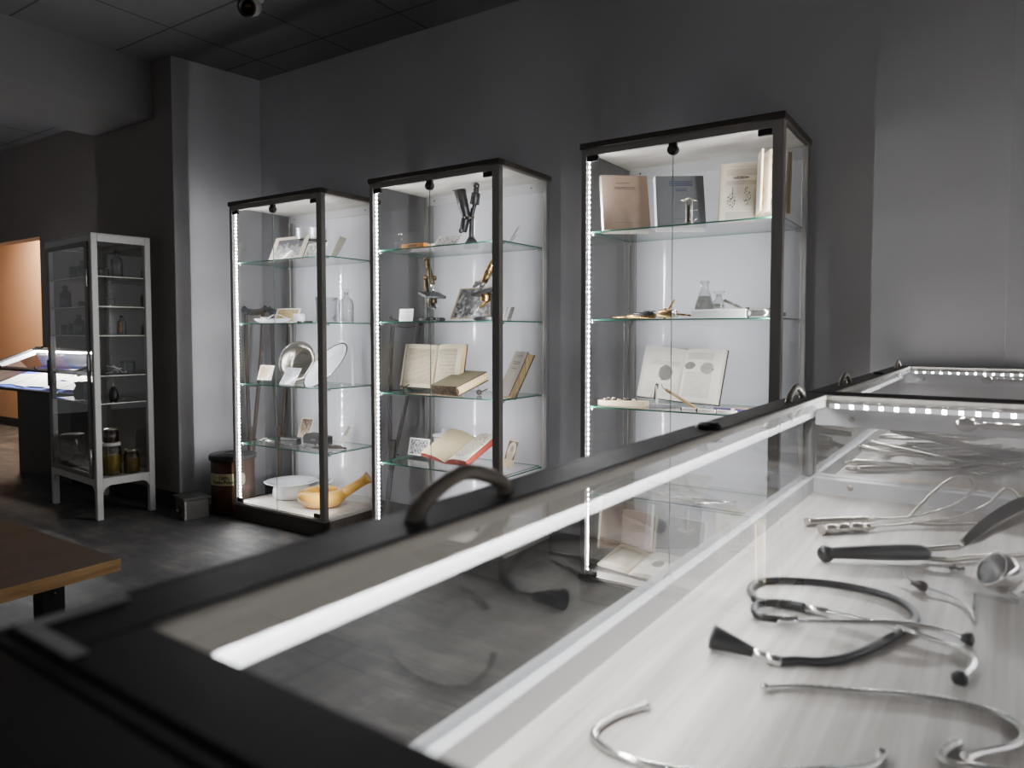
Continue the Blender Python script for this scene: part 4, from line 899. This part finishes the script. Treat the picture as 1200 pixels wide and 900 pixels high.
t = thing('brass_syringe', 'long brass syringe with a side tap lying on the right cabinet second shelf', 'syringe', (-1.13, 2.71, s2))
b = MB(); b.cyl((-.18, .02, .008), (-.1, .012, .01), .004, 0, 12); b.cyl((-.105, .012, .011), (.02, .0, .012), .0105, 0, 18); b.build('barrel', 'brass', t)
b = MB(); b.cyl((-.075, .006, .02), (.01, -.002, .02), .0085, 0, 14); b.build('dark_sleeve', 'black', t)
b = MB(); b.cyl((.06, .0, .0), (.06, .0, .045), .007, 0, 14); b.cyl((.035, -.002, .02), (.1, -.006, .02), .0165, 0, 20); b.cyl((.075, -.0, .04), (.1, -.0, .075), .0045, 0, 10); b.build('tap_body', 'brass', t)
b = MB(); b.cyl((.1, -.006, .02), (.112, -.007, .02), .0175, 0, 20); b.build('cap', chrome, t)
b = MB(); b.cyl((.11, -.004, .018), (.2, .01, .008), .005, 0, 12, .003); b.build('nozzle', 'brass', t)
b = MB(); b.box(-.03, .02, -.006, .006, .029, .033, 0, .001); b.cyl((-.01, 0, .02), (-.01, 0, .03), .004, 0, 10); b.build('thumb_bar', 'darksteel', t)
vial('atomiser_bottle', 'conical clear bottle with speckled grey contents, second shelf', 'bottle', [(0, 0), (.042, 0), (.044, .006), (.038, .05), (.022, .103), (.016, .112), (.016, .138), (.021, .142), (.021, .15), (.014, .15), (.013, .112), (.02, .1), (.035, .05), (.04, .008), (0, .006)], (-.935, 2.785, s2), 'clear', content=[(0, .007), (.039, .008), (.034, .05), (.02, .09), (0, .092)], cmat='speck')
t = thing('white_box', 'flat white porcelain tray box carrying a small bottle', 'box', (-.855, 2.735, s2)); MB().box(-.105, .105, -.035, .035, 0, .026, 0, .002).build('body', 'china', t); MB().box(-.106, .106, -.036, .036, .0263, .034, 0, .002).build('lid', 'white', t)
vial('stoppered_bottle', 'small clear bottle with a flat glass stopper on the white box', 'bottle', [(0, 0), (.02, 0), (.022, .004), (.022, .03), (.012, .042), (.011, .056), (.014, .058), (.009, .058), (.009, .042), (.019, .03), (0, .004)], (-.862, 2.735, s2+.0345), 'clear', stopper=[(0, .045), (.008, .048), (.009, .06), (.023, .064), (.023, .07), (0, .071)], content=[(0, .005), (.018, .005), (.018, .022), (0, .022)], cmat='speck')
t = thing('metal_syringe', 'chrome syringe with an angled handle right of the white box', 'syringe', (-.715, 2.73, s2), R(-6))
MB().cyl((-.035, 0, .019), (.05, .01, .019), .0185, 0, 22).build('barrel', chrome, t); b = MB(); b.cyl((-.03, 0, .02), (-.085, -.006, .05), .0075, 0, 14); b.cyl((-.07, -.004, .042), (-.125, -.01, .07), .006, 0, 12); b.build('angled_handle', 'steel', t)
MB().cyl((-.045, -.001, .02), (-.03, 0, .02), .021, 0, 22).build('collar', 'darksteel', t); MB().cyl((.05, .01, .018), (.1, .015, .012), .007, 0, 12).build('plunger_rod', 'steel', t)

open_book('open dental book with denture drawings, right cabinet third shelf', .185, .19, .235, (-1.085, 2.90, s3+.008), 16, R(-4), 'pgC', 'pgD', 'pagewhite', 'cvBlack', .014, .022, 4, 7, roll=R(3), stand=True)
t = thing('specimen_box', 'low wooden box filled with dark specimens, third shelf of the right cabinet', 'box', (-1.265, 2.745, s3), R(4))
MB().box(-.1, .1, -.04, .04, 0, .022, 0, .0015).build('box_body', 'tan', t)
b = MB()
for k in range(16): b.sphere((random.uniform(-.085, .085), random.uniform(-.03, .03), .026), random.uniform(.006, .011), k % 2, 8, .6)
b.build('specimens', ['cvBlack', 'ivory'], t)
t = thing('brush_holder', 'clear block holder in front of the dental book', 'holder', (-1.075, 2.7, s3)); MB().box(-.05, .05, -.02, .02, .0, .02, 0, .001).build('block', 'plexi', t)
b = MB()
for xx in (-.045, -.03): b.tube([(xx, 0, .02), (xx-.002, 0, .055), (xx+.004, .01, .065)], .0015, 6, 0, 1, 0)
b.build('prongs', 'plexi', t)
t = thing('denture_brush', 'dark bristled dental brush upright in the clear holder', 'brush', (-1.098, 2.7, s3+.021)); MB().box(-.004, .004, -.006, .006, .0, .075, 0, .002).build('brush_back', 'ivory', t); b = MB(); b.X = RY(R(8)); b.box(-.016, -.004, -.005, .005, .015, .08, 0, .002); b.build('bristles', 'bristle', t)
t = thing('ivory_probe', 'wooden-handled probe leaning from the holder to the shelf', 'probe', (-1.0, 2.715, s3)); MB().cyl((-.065, -.002, .078), (.075, -.02, .007), .0065, 0, 12, .0055).build('shaft', 'peach', t); MB().tube([(-.065, -.002, .078), (-.078, 0, .085), (-.085, 0, .1)], .002, 8).build('hook', 'steel', t)
for k, (lab, x, y, rz, L) in enumerate((('white ivory handle with steel ferrule, leftmost of three on the shelf edge', -.955, 2.685, .05, .06), ('white ivory handle with steel ferrule, middle of three on the shelf edge', -.885, 2.675, -.04, .07), ('white ivory handle with steel ferrule, rightmost of three on the shelf edge', -.81, 2.685, .02, .075))):
    t = thing('dental_instrument', lab, 'instrument', (x, y, s3), rz, 'ivory instrument handles'); MB().cyl((-L/2, 0, .007), (L/2, 0, .007), .007, 0, 14, .006).build('grip', 'ivory', t); MB().cyl((-L/2-.006, 0, .007), (-L/2, 0, .007), .0072, 0, 14).build('ferrule', 'darksteel', t)
t = thing('colour_chart', 'long buff strip with a row of dark marks, right end of the third shelf', 'strip', (-.735, 2.82, s3), R(28)); b = MB(); b.box(-.1, .13, -.018, .018, 0, .012, 1); b.quad((-.1, -.018, .0123), (.13, -.018, .0123), (.13, .018, .0123), (-.1, .018, .0123), 0); b.build('strip', ['ornament', 'tan'], t)
t = thing('purple_handle_instrument', 'slim violet-handled instrument in front of the buff strip', 'instrument', (-.83, 2.77, s3), R(-6)); MB().cyl((-.06, 0, .006), (.07, 0, .006), .006, 0, 10).build('grip', 'purple', t); MB().cyl((.07, 0, .006), (.1, .0, .006), .003, 0, 8).build('tip', 'steel', t)

# fourth shelf and floor of the right cabinet, seen through the showcase glass
card('framed_print', 'pale framed print lying back on the fourth shelf of the right cabinet', 'print', .17, .12, (-1.02, 2.80, s4), 58, R(-6), 'etch', lift=.006)
for k, (lab, x, y, rz) in enumerate((('silver tooth forceps at the left of the fourth shelf, right cabinet', -1.2, 2.75, .3), ('silver tooth forceps in front of the pale print', -1.03, 2.71, -.35), ('silver tooth forceps right of the pale print', -.86, 2.74, .5))):
    t = thing('tooth_forceps', lab, 'forceps', (x, y, s4), rz, 'tooth forceps on the fourth shelf')
    for b in forceps(.17, .015, False, 'steel', .13): b.build('limb', 'steel', t)
    MB().cyl((0, 0, .001), (0, 0, .012), .004, 0, 10).build('pivot_screw', 'steel', t)
leaning_book('pinkish brown book standing on the right cabinet floor', .16, .22, .025, (-1.27, 2.90, s0), 8, R(-4), printed('dull rose cover', srgb(150, 134, 126), srgb(90, 78, 74), [(.2, .8, .6, .75, 20, .6)], seed=41), 'pagewhite', spine='cream')
leaning_book('grey book standing beside the pinkish one on the right cabinet floor', .16, .21, .03, (-1.06, 2.93, s0), 9, R(-4), printed('plain grey cover', srgb(128, 128, 130), srgb(90, 90, 96), [(.3, .7, .6, .7, 20, .5)], seed=43), 'pagewhite', spine='white')
open_book('open printed book lying nearly flat on the right cabinet floor', .15, .15, .2, (-1.22, 2.70, s0+.008), 78, R(-6), 'pgB', 'pgC', 'pagewhite', 'cvBlack', .01, .012, 3, 3)
card('printed_sheet', 'upright sheet with anatomical drawings on the right cabinet floor', 'sheet', .26, .3, (-.79, 2.99, s0), 8, R(-3), printed('anatomy sheet', srgb(226, 224, 218), srgb(120, 116, 108), [(.1, .9, .78, .92, 30, .3)], [(.3, .5, .12, .2, .5), (.7, .55, .16, .22, .5), (.5, .2, .2, .1, .4)], (), .04, 47), False)

# ------------------------------------------------------------------ crutches
def crutch(label, mat, base, lean, h=1.295, w=.19):
    # base at floor; lean = (dx, dy) of the top
    t = thing('wooden_crutch', label, 'crutch', base, 0, 'wooden crutches beside the cabinets')
    dx, dy = lean
    def P(x, z): return (x+dx*z/h, dy*z/h, z)
    b = MB(); b.tube([P(-w*.62, h-.012), P(-w*.45, h-.03), P(0, h-.04), P(w*.45, h-.03), P(w*.62, h-.012)], .016, 12, 0, 1.3); b.build('arm_rest', 'leather' if mat == 'crutch' else mat, t)
    zj = .5
    for s in (-1, 1):
        b = MB(); b.tube([P(s*w*.46, h-.035), P(s*w*.4, h*.75), P(s*w*.2, zj+.08), P(s*.016, zj-.1)], lambda q: .0115, 10, 0, 1.25, 6); b.build('upright', mat, t)
    b = MB(); b.cyl(P(-w*.36, .78), P(w*.36, .78), .014, 0, 12); b.build('hand_grip', mat, t)
    b = MB(); b.tube([P(0, zj), P(0, zj-.02), P(0, .36), P(0, .33)], lambda q: .029 if q < .75 else .024, 10, 0, .7, 4); b.cyl(P(-.05, .42), P(.05, .42), .005, 0, 8); b.build('joint_block', mat, t)
    b = MB(); b.tube([P(0, .38), P(0, .2), P(0, .03)], lambda q: .017-.003*q, 12); b.build('shaft', mat, t)
    MB().lathe([(0, 0), (.019, 0), (.02, .012), (.016, .04), (0, .042)], 14).build('rubber_tip', 'rubber', t)
    return t
crutch('brown wooden crutch left of its pair, behind the left display cabinet', 'crutch', (-4.045, 2.93, 0), (-.0, .06), 1.30)
crutch('brown wooden crutch right of its pair, behind the left display cabinet', 'crutch', (-3.935, 3.08, 0), (.01, .02), 1.30)
crutch('dark wooden crutch in the gap between the left and middle cabinets', 'crutchdark', (-2.905, 3.02, 0), (.12, .06), 1.215, .215)

# ------------------------------------------------------------------ barrel and grey box
t = thing('medicine_drum', 'round brown drum with black lid and yellowed label, beside the left cabinet', 'drum', (-3.945, 2.735, 0))
MB().lathe([(0, 0), (.126, 0), (.131, .006), (.131, .35), (.128, .352), (0, .352)], 48).build('body', 'barrel', t)
b = MB(); b.lathe([(.128, .33), (.14, .331), (.142, .336), (.142, .358), (.138, .364), (.06, .368), (.058, .371), (.05, .371), (.048, .368), (0, .368)], 48); b.build('lid', 'greybox' if False else plain('black lid', srgb(50, 48, 48), .4), t)
MB().lathe([(.131, 0), (.134, .0), (.134, .02), (.131, .022)], 48).build('foot_band', 'black', t)
b = MB(); r = .1325; A0, A1 = R(-125), R(-18); n = 26
def lab_mesh(r, a0, a1, z0, z1, rnd):
    b = MB(); k = 30
    for i in range(k):
        p = a0+(a1-a0)*i/k; q = a0+(a1-a0)*(i+1)/k
        def zz(a): 
            e = min((a-a0), (a1-a))*r; c = rnd
            d = 0 if e > c else c-math.sqrt(max(0, c*c-(c-e)**2))
            return d
        d0, d1 = zz(p), zz(q)
        b.face([b.v((r*math.cos(p), r*math.sin(p), z0+d0)), b.v((r*math.cos(q), r*math.sin(q), z0+d1)), b.v((r*math.cos(q), r*math.sin(q), z1-d1)), b.v((r*math.cos(p), r*math.sin(p), z1-d0))], 0, True)
    return b
LC = R(-58)
lab_mesh(.1318, LC-R(57), LC+R(57), .178, .262, .02).build('label_border', 'black', t)
pl = lab_mesh(.1326, LC-R(55), LC+R(55), .183, .257, .018).build('paper_label', 'barrellabel', t, 'yellowed handwritten label')
def lettering(txt, size, z, parent, name='lettering'):
    cu = bpy.data.curves.new('txt', 'FONT'); cu.body = txt; cu.size = size; cu.align_x = 'CENTER'; cu.offset = .0006
    o = bpy.data.objects.new('txt', cu); C.objects.link(o); bpy.context.view_layer.update()
    me = bpy.data.meshes.new_from_object(o.evaluated_get(bpy.context.evaluated_depsgraph_get()))
    bpy.data.objects.remove(o); r = .1334
    for v in me.vertices:
        a = LC+v.co.x/r; v.co = (r*math.cos(a), r*math.sin(a), z+v.co.y)
    me.materials.clear(); me.materials.append(M['ink'])
    q = bpy.data.objects.new(name, me); C.objects.link(q); q.parent = parent; return q
lettering('Lign.', .036, .222, pl)
lettering('Guajac.Pulpovr', .0285, .196, pl)
t = thing('metal_box', 'small grey metal box with an oval opening, on the floor beside the drum', 'box', (-4.02, 2.50, 0), R(-14))
b = MB(); b.box(-.085, .085, -.07, .07, 0, .118, 0, .003); b.box(.08, .087, -.073, -.06, 0, .12, 1, .001); b.build('body', ['greybox', 'steel'], t)
MB().box(-.1, .092, -.08, .08, .119, .134, 0, .003).build('lid', 'greybox', t)
b = MB(); b.lathe([(0, 0), (.034, 0), (.036, .002), (.03, .004), (0, .003)], 24, 0, (-.01, -.0685, .048), (0, -1, 0), sx=1, sy=.72); b.build('oval_opening', 'greyvent', t)
MB().lathe([(0, 0), (.015, .0), (.012, .012), (0, .016)], 16, 0, (-.022, -.07, .044), (0, -1, .2)).build('knob', 'steel', t)

# ------------------------------------------------------------------ bench
t = thing('wooden_bench', 'low brown wooden bench with black steel legs, at the left edge', 'bench', (-2.144, 1.1, 0), R(0))
b = MB(); b.box(-1.3, -.006, -1.5, 0, .414, .45, 0, .001); b.build('seat_top', 'bench', t)
b = MB(); b.box(-.006, 0, -1.5, 0, .414, .45, 0, .0008); b.build('edge_band', 'benchedge', t, 'lighter oak edge band')
for (x, y) in ((-.09, -.16), (-.09, -1.34), (-1.21, -.16), (-1.21, -1.34)):
    b = MB(); b.box(x-.03, x+.03, y-.03, y+.03, 0, .408, 0, .002); b.box(x-.045, x+.045, y-.045, y+.045, .408, .4138, 0, .001); b.cyl((x+.03, y, .38), (x+.034, y, .38), .006, 1, 10); b.build('leg', ['black', 'darksteel'], t)

# ------------------------------------------------------------------ white medical cabinet
MX, MY, MA = -4.386, 2.122, R(-4.9)
med = thing('medical_cabinet', 'white metal medical cabinet with glass sides against the pier', 'cabinet', (MX, MY, 0), MA)
# local: x to -w, y to d ; rotate so +y leans right
w_, d_, h_ = .72, .342, 1.716
def mp(x, y, z): return Vector((MX, MY, 0)) + Matrix.Rotation(MA, 3, 'Z') @ Vector((x, y, z))
FZ = .25
b = MB()
for (x, y) in ((0, 0), (-w_, 0), (0, d_), (-w_, d_)):
    x0, x1 = (x-.035, x) if x == 0 else (x, x+.035); y0, y1 = (y, y+.035) if y == 0 else (y-.035, y)
    q = MB(); q.box(x0, x1, y0, y1, 0.0, h_, 0, .003); q.build('corner_post', 'whitemetal', med)
b = MB(); e = .004
b.box(-w_, 0, 0, d_, h_-.012, h_+.0, 0, .004)
for (x0, x1, y0, y1) in ((-.012, 0, .035, d_-.035), (-w_, -w_+.012, .035, d_-.035), (-w_+.035, -.035, 0, .012), (-w_+.035, -.035, d_-.012, d_)):
    b.box(x0, x1, y0, y1, h_-.05, h_-.012, 0)
b.build('top_frame', 'whitemetal', med)
def apron(L, X):
    # lower rail with rounded arch ends
    q = MB(); r = .05; pts = [(0, FZ), (L, FZ)]
    for k in range(7): a = PI/2*k/6; pts.append((L-r+r*math.cos(a)*1.0 if False else L-r*(1-math.cos(a))*1.0, FZ-.045-r*1.0*(1-math.sin(a))*0-(r*(1-math.sin(a)) if True else 0)))
    pts2 = [(0, FZ), (0, FZ-.045-r)]
    for k in range(7):
        a = PI/2*k/6; pts2.append((r-r*math.cos(a), FZ-.045-r+r*math.sin(a)))
    for k in range(7):
        a = PI/2*(6-k)/6; pts2.append((L-r+r*math.cos(a), FZ-.045-r+r*math.sin(a)))
    pts2.append((L, FZ))
    q.prism(pts2, 0, .012, 0, X); return q
apron(w_-.07, T(-w_+.035, .012, 0) @ RX(PI/2)).build('arched_apron', 'whitemetal', med)
apron(w_-.07, T(-w_+.035, d_, 0) @ RX(PI/2)).build('arched_apron', 'whitemetal', med)
apron(d_-.07, T(-.012, .035, 0) @ RZ(PI/2) @ RX(PI/2)).build('arched_apron', 'whitemetal', med)
apron(d_-.07, T(-w_, .035, 0) @ RZ(PI/2) @ RX(PI/2)).build('arched_apron', 'whitemetal', med)
MB().box(-w_+.012, -.012, .012, d_-.012, FZ-.012, FZ).build('bottom_panel', 'whitemetal', med)
for (xx) in (-.006, -w_+.006): MB().quad((xx, .035, FZ), (xx, d_-.035, FZ), (xx, d_-.035, h_-.05), (xx, .035, h_-.05)).build('side_glass', 'oldpane', med)
MB().quad((-w_+.035, d_-.006, FZ), (-.035, d_-.006, FZ), (-.035, d_-.006, h_-.05), (-w_+.035, d_-.006, h_-.05)).build('back_glass', 'pane', med)
b = MB()
for (x0, x1, z0, z1) in ((-w_+.036, -w_+.062, FZ, h_-.05), (-.075, -.037, FZ, h_-.05), (-w_+.062, -.075, h_-.076, h_-.05), (-w_+.062, -.075, FZ, FZ+.03)): b.box(x0, x1, -.012, .0, z0, z1, 0, .002)
dr = b.build('door', plain('grey lacquered door frame', srgb(120, 112, 106), .4), med)
MB().quad((-w_+.062, -.006, FZ+.03), (-.075, -.006, FZ+.03), (-.075, -.006, h_-.076), (-w_+.062, -.006, h_-.076)).build('door_glass', 'pane', dr)
for z in (.38, .95, 1.45): MB().cyl((-.036, -.016, z-.05), (-.036, -.016, z+.05), .006, 0, 10).build('hinge', 'alu', dr)
b = MB(); b.box(-w_+.036, -w_+.056, -.02, -.012, .78, .95, 0, .002); b.tube([(-w_+.046, -.018, .87), (-w_+.03, -.05, .872), (-w_-.03, -.06, .885), (-w_-.075, -.055, .9)], .006, 8); b.build('latch', 'black', dr)
MS = [1.465, 1.285, 1.11, .868, .70]
for z in MS:
    q = MB().box(-w_+.016, -.016, .016, d_-.016, z-.006, z, 1, tmi=0); q.build('shelf', ['shelfglass', plain('pale shelf edge', srgb(190, 190, 176), .3)], med)
def in_med(o, x, y, z): o.location = mp(x, y, z+EPS); return o
def bot(label, x, y, z, h, r, mat, neck=.3, cat_='bottle', name='medicine_bottle', lab=None, stop=True, smat='black'):
    rn = r*neck+.004; hs = h*.62
    t = vial(name, label, cat_, [(0, 0), (r*.95, 0), (r, .004), (r, hs), (r*.8, hs+h*.1), (rn, hs+h*.18), (rn, h*.93), (rn*1.3, h*.94), (rn*1.3, h*.97), (rn*.8, h*.97), (rn*.8, hs+h*.18), (r*.9, hs), (r*.9, .008), (0, .006)], (0, 0, 0), mat, 'bottles and jars in the white cabinet',
             stopper=[(0, h*.9), (rn*.75, h*.9), (rn*.9, h), (0, h)] if stop else None, smat=smat, lab=lab)
    in_med(t, x, y, z); return t
def jar(label, x, y, z, h, r, mat, lidm, cat_='jar', name='specimen_jar', content=None):
    t = vial(name, label, cat_, [(0, 0), (r*.95, 0), (r, .006), (r, h*.78), (r*.86, h*.86), (r*.86, h*.9), (r*.8, h*.9), (r*.92, h*.76), (r*.92, .01), (0, .008)], (0, 0, 0), mat, 'bottles and jars in the white cabinet',
             stopper=[(0, h*.9), (r*.95, h*.9), (r*.97, h*.97), (r*.9, h), (0, h)], smat=lidm, content=[(0, .009), (r*.91, .009), (r*.91, h*.6), (0, h*.6)] if content else None, cmat=content)
    in_med(t, x, y, z); return t
jar('small dark tin on the top shelf, seen through the door of the white cabinet', -0.56, 0.11, MS[0], .085, .03, 'darksteel', 'darksteel')
bot('dark bottle behind the door frame on the white cabinet top shelf', -0.45, 0.12, MS[0], .12, .032, 'brownglass')
bot('tall square-shouldered clear bottle with black stopper, white cabinet top shelf', -0.14, 0.2, MS[0], .17, .034, 'clear')
jar('low stacked glass dish at the front of the white cabinet top shelf', -0.12, 0.11, MS[0], .055, .036, 'clear', 'clear')
bot('amber bottle with a blue label on the second shelf of the white cabinet', -0.63, 0.08, MS[1], .145, .034, 'amber', lab=(.0345, .02, .06, plain('blue label', srgb(70, 90, 120), .6)))
jar('small dark dish beside the amber bottle', -0.4, 0.1, MS[1], .04, .03, 'brownglass', 'black')
jar('small glass pot on the second shelf near the side glass', -0.17, 0.17, MS[1], .06, .026, 'clear', 'steel')
bot('dark brown bottle on the third shelf of the white cabinet', -0.5, 0.11, MS[2], .13, .034, 'brownglass')
jar('squat black pot left of the dark brown bottle', -0.66, 0.08, MS[2], .065, .026, 'brownglass', 'black')
bot('small round black bottle between the pot and the brown bottle', -0.58, 0.09, MS[2], .075, .024, 'brownglass')
bot('clear bottle with a brown paper label on the third shelf, by the side glass', -0.09, 0.2, MS[2], .12, .026, 'clear', lab=(.0265, .015, .08, plain('tan label', srgb(150, 120, 90), .6)))
t = thing('rubber_jug', 'black funnel-shaped jug on the fifth shelf of the white cabinet', 'jug', (0, 0, 0)); in_med(t, -.46, .10, MS[4])
MB().lathe([(0, 0), (.04, 0), (.045, .01), (.05, .05), (.034, .085), (.044, .11), (.04, .11), (.03, .085), (0, .02)], 24).build('body', 'rubber', t); b = MB(); b.tube([(.046, 0, .09), (.075, 0, .08), (.07, 0, .04), (.048, 0, .025)], .005, 8); b.build('handle', 'rubber', t)
t = thing('glass_tubes', 'heap of crumpled bright glass tubes on the fourth shelf, by the side glass', 'glassware', (0, 0, 0)); in_med(t, -.12, .165, MS[3])
b = MB()
for k in range(6): a = k*1.1; b.tube([(-.03*math.cos(a), -.05*math.sin(a), .006), (.0, .0, .02+.006*k), (.035*math.cos(a+.5), .05*math.sin(a+.5), .03+.006*k)], .005, 8)
b.build('tubes', chrome, t)
jar('wide shallow glass jar lying low behind the glass tubes', -.14, .25, MS[3], .08, .045, 'clear', 'clear')
t = thing('ear_syringe', 'black bulb syringe standing on the fifth shelf of the white cabinet', 'syringe', (0, 0, 0)); in_med(t, -.11, .15, MS[4])
MB().lathe([(0, 0), (.02, 0), (.028, .02), (.03, .045), (.02, .075), (.01, .09), (0, .092)], 20).build('bulb', 'rubber', t); MB().cyl((0, 0, .088), (0, 0, .125), .005, 0, 10, .003).build('nozzle', 'steel', t)
bot('dark long-necked bottle on the fifth shelf, behind the door', -0.36, 0.11, MS[4], .14, .034, 'brownglass', .22)
jar('large black-lidded dark jar on the bottom of the white cabinet', -0.62, 0.095, FZ, .21, .075, 'brownglass', 'black')
jar('tall yellowed glass jar with a pale lid on the bottom of the white cabinet', -0.1, 0.125, FZ, .2, .055, 'olive', 'whitemetal', content=plain('yellowish contents', srgb(206, 192, 120), .6))
jar('second yellowed jar, smaller, behind the tall one on the cabinet bottom', -0.07, 0.23, FZ, .15, .045, 'olive', 'steel', content=plain('brownish contents', srgb(170, 142, 92), .6))
jar('round brown jar stacked on the tall yellowed jar', -0.1, 0.125, FZ+.2005, .085, .042, 'amber', 'steel')

# ------------------------------------------------------------------ slanted desk showcase in the recess
DX, DY = -6.79, 2.47
desk = thing('desk_showcase', 'slanted desk showcase with brightly lit papers, on a dark pedestal in the recess', 'showcase', (DX, DY, 0))
DL, DD = 1.52, .43; TL = R(20.5)
MB().box(.33, 1.2, .06, .42, 0, .66, 0, .002).build('pedestal', 'pedestal', desk)
X = T(0, 0, .665) @ RX(TL)
b = MB(); b.X = X; b.box(0, DL, 0, DD, 0, .022, 0, .002); b.build('tray', 'pedestal', desk)
b = MB(); b.X = X; b.box(.012, DL-.012, .012, DD-.012, .0225, .025); b.build('felt', 'blue', desk, 'blue felt lining')
HH = .178
b = MB(); b.X = X
for (x0, x1, y0, y1) in ((0, DL, 0, .04), (0, DL, DD-.03, DD), (0, .03, .04, DD-.03), (DL-.03, DL, .04, DD-.03)): b.box(x0, x1, y0, y1, HH, HH+.018, 0, .002)
lid = b.build('lid_frame', 'frame', desk)
b = MB(); b.X = X; b.quad((.03, .04, HH+.01), (DL-.03, .04, HH+.01), (DL-.03, DD-.03, HH+.01), (.03, DD-.03, HH+.01)); b.build('lid_glass', 'pane', lid)
b = MB(); b.X = X
for q in (((0, .005), (DL, .005)), ((.005, .005), (.005, DD-.02)), ((DL-.005, .005), (DL-.005, DD-.02))):
    (a, c), (d, f) = q; b.quad((a, c, .022), (d, f, .022), (d, f, HH), (a, c, HH))
b.build('wall_glass', 'pane', desk)
b = MB(); b.X = X; b.box(.004, DL-.004, DD-.016, DD-.004, HH-.07, HH, 0); b.box(.004, DL-.004, DD-.016, DD-.004, .022, .05, 0); b.box(.03, .045, .04, DD-.03, HH-.035, HH, 0); b.box(DL-.045, DL-.03, .04, DD-.03, HH-.035, HH, 0); b.build('inner_rail', 'railwhite', desk)
b = MB(); b.X = X; b.box(.012, DL-.012, DD-.012, DD-.008, .05, HH-.07, 0); b.build('back_wall', 'white', desk)
for xx in (.3, 1.2):
    b = MB(); b.X = X; b.tube([(xx-.05, .015, HH+.016), (xx-.04, .015, HH+.04), (xx, .015, HH+.05), (xx+.04, .015, HH+.04), (xx+.05, .015, HH+.016)], .006, 8); b.build('handle', 'black', lid)
b = MB(); b.X = X; b.box(.05, .16, DD-.02, DD+.0, HH+.018, HH+.03, 0, .003); b.box(1.0, 1.08, DD-.02, DD+.0, HH+.018, HH+.03, 0, .003); b.build('lid_hinge', 'black', lid)
b = MB(); b.X = X; b.sphere((.5, DD-.024, HH-.04), .008, 0, 12); b.cyl((.1, DD-.024, HH-.04), (.5, DD-.024, HH-.04), .006, 0, 10); b.build('gas_strut', 'steel', desk)
b = MB(); b.X = X; x = .06
b.box(.04, DL-.04, DD-.02, DD-.0165, HH-.02, HH-.002, 0)
while x < DL-.05: b.quad((x-.005, DD-.0212, HH-.016), (x+.005, DD-.0212, HH-.016), (x+.005, DD-.0212, HH-.006), (x-.005, DD-.0212, HH-.006), 1); x += .035
b.build('led_strip', ['railwhite', 'leddesk'], desk)
DOC = [('tan paper strip standing apart at the left of the slanted case', .3, .27, .09, .26, .25, 'doc2'), ('white document at the left end of the slanted case', .15, .15, .24, .2, .1, 'doc'),
       ('white document second from the left in the slanted case', .46, .17, .26, .26, -.08, 'doc'), ('large white document in the middle of the slanted case', .72, .22, .25, .34, .06, 'doc'),
       ('white document right of the large one in the slanted case', 1.0, .28, .24, .22, -.16, 'doc'), ('small white sheet low in the slanted case, below the tilted document', 1.0, .1, .24, .12, .05, 'doc'),
       ('white document at the right end of the slanted case', 1.28, .21, .27, .34, .04, 'doc')]
for k, (lab, x, y, ww, hh, a, m) in enumerate(DOC):
    o = MB(); o.X = Matrix(); o.quad((-ww/2, -hh/2, .0), (ww/2, -hh/2, .0), (ww/2, hh/2, .0), (-ww/2, hh/2, .0), 0); o.box(-ww/2, ww/2, -hh/2, hh/2, -.0012, -.0002, 1)
    o = o.build('document', [m, 'white']); tag(o, lab, 'document', 'documents in the slanted case')
    o.matrix_world = T(DX, DY, 0) @ X @ T(x, y, .0265+.0016*k) @ RZ(a)

# ------------------------------------------------------------------ light
def area(name, loc, rot, sx, sy, power, c=(1, 1, 1)):
    l = bpy.data.lights.new(name, 'AREA'); l.shape = 'RECTANGLE'; l.size = sx; l.size_y = sy; l.energy = power; l.color = c
    o = bpy.data.objects.new(name, l); C.objects.link(o); o.location = loc; o.rotation_euler = rot; return o
area('next_room_lamp', (-8.2, 3.37, 2.4), (0, 0, 0), 1.2, .3, 60, (1.0, .82, .64))
wd = bpy.data.worlds.new('room_ambient'); sc.world = wd; wd.use_nodes = True
wd.node_tree.nodes['Background'].inputs[0].default_value = (.95, .97, 1.0, 1); wd.node_tree.nodes['Background'].inputs[1].default_value = .125

# ------------------------------------------------------------------ camera
cd = bpy.data.cameras.new('camera'); cam = bpy.data.objects.new('camera', cd); C.objects.link(cam)
pitch, yaw = .0448, .5878
cam.location = (0, 0, 1.1296); cam.rotation_euler = (PI/2-pitch, 0, yaw)
cd.sensor_width = 36; cd.lens = 832.66/1200*36; cd.shift_y = -(450-426.42)/1200
cd.clip_start = .02
cd.dof.use_dof = True; cd.dof.focus_distance = 3.2; cd.dof.aperture_fstop = 5.6
sc.camera = cam
sc.cycles.transparent_max_bounces = 32; sc.cycles.max_bounces = 10; sc.cycles.glossy_bounces = 5; sc.cycles.diffuse_bounces = 4
sc.cycles.sample_clamp_indirect = 6.0
sc.cycles.caustics_reflective = False; sc.cycles.caustics_refractive = False
sc.view_settings.view_transform = 'AgX'
sc.view_settings.look = 'AgX - Base Contrast'
sc.view_settings.exposure = .35
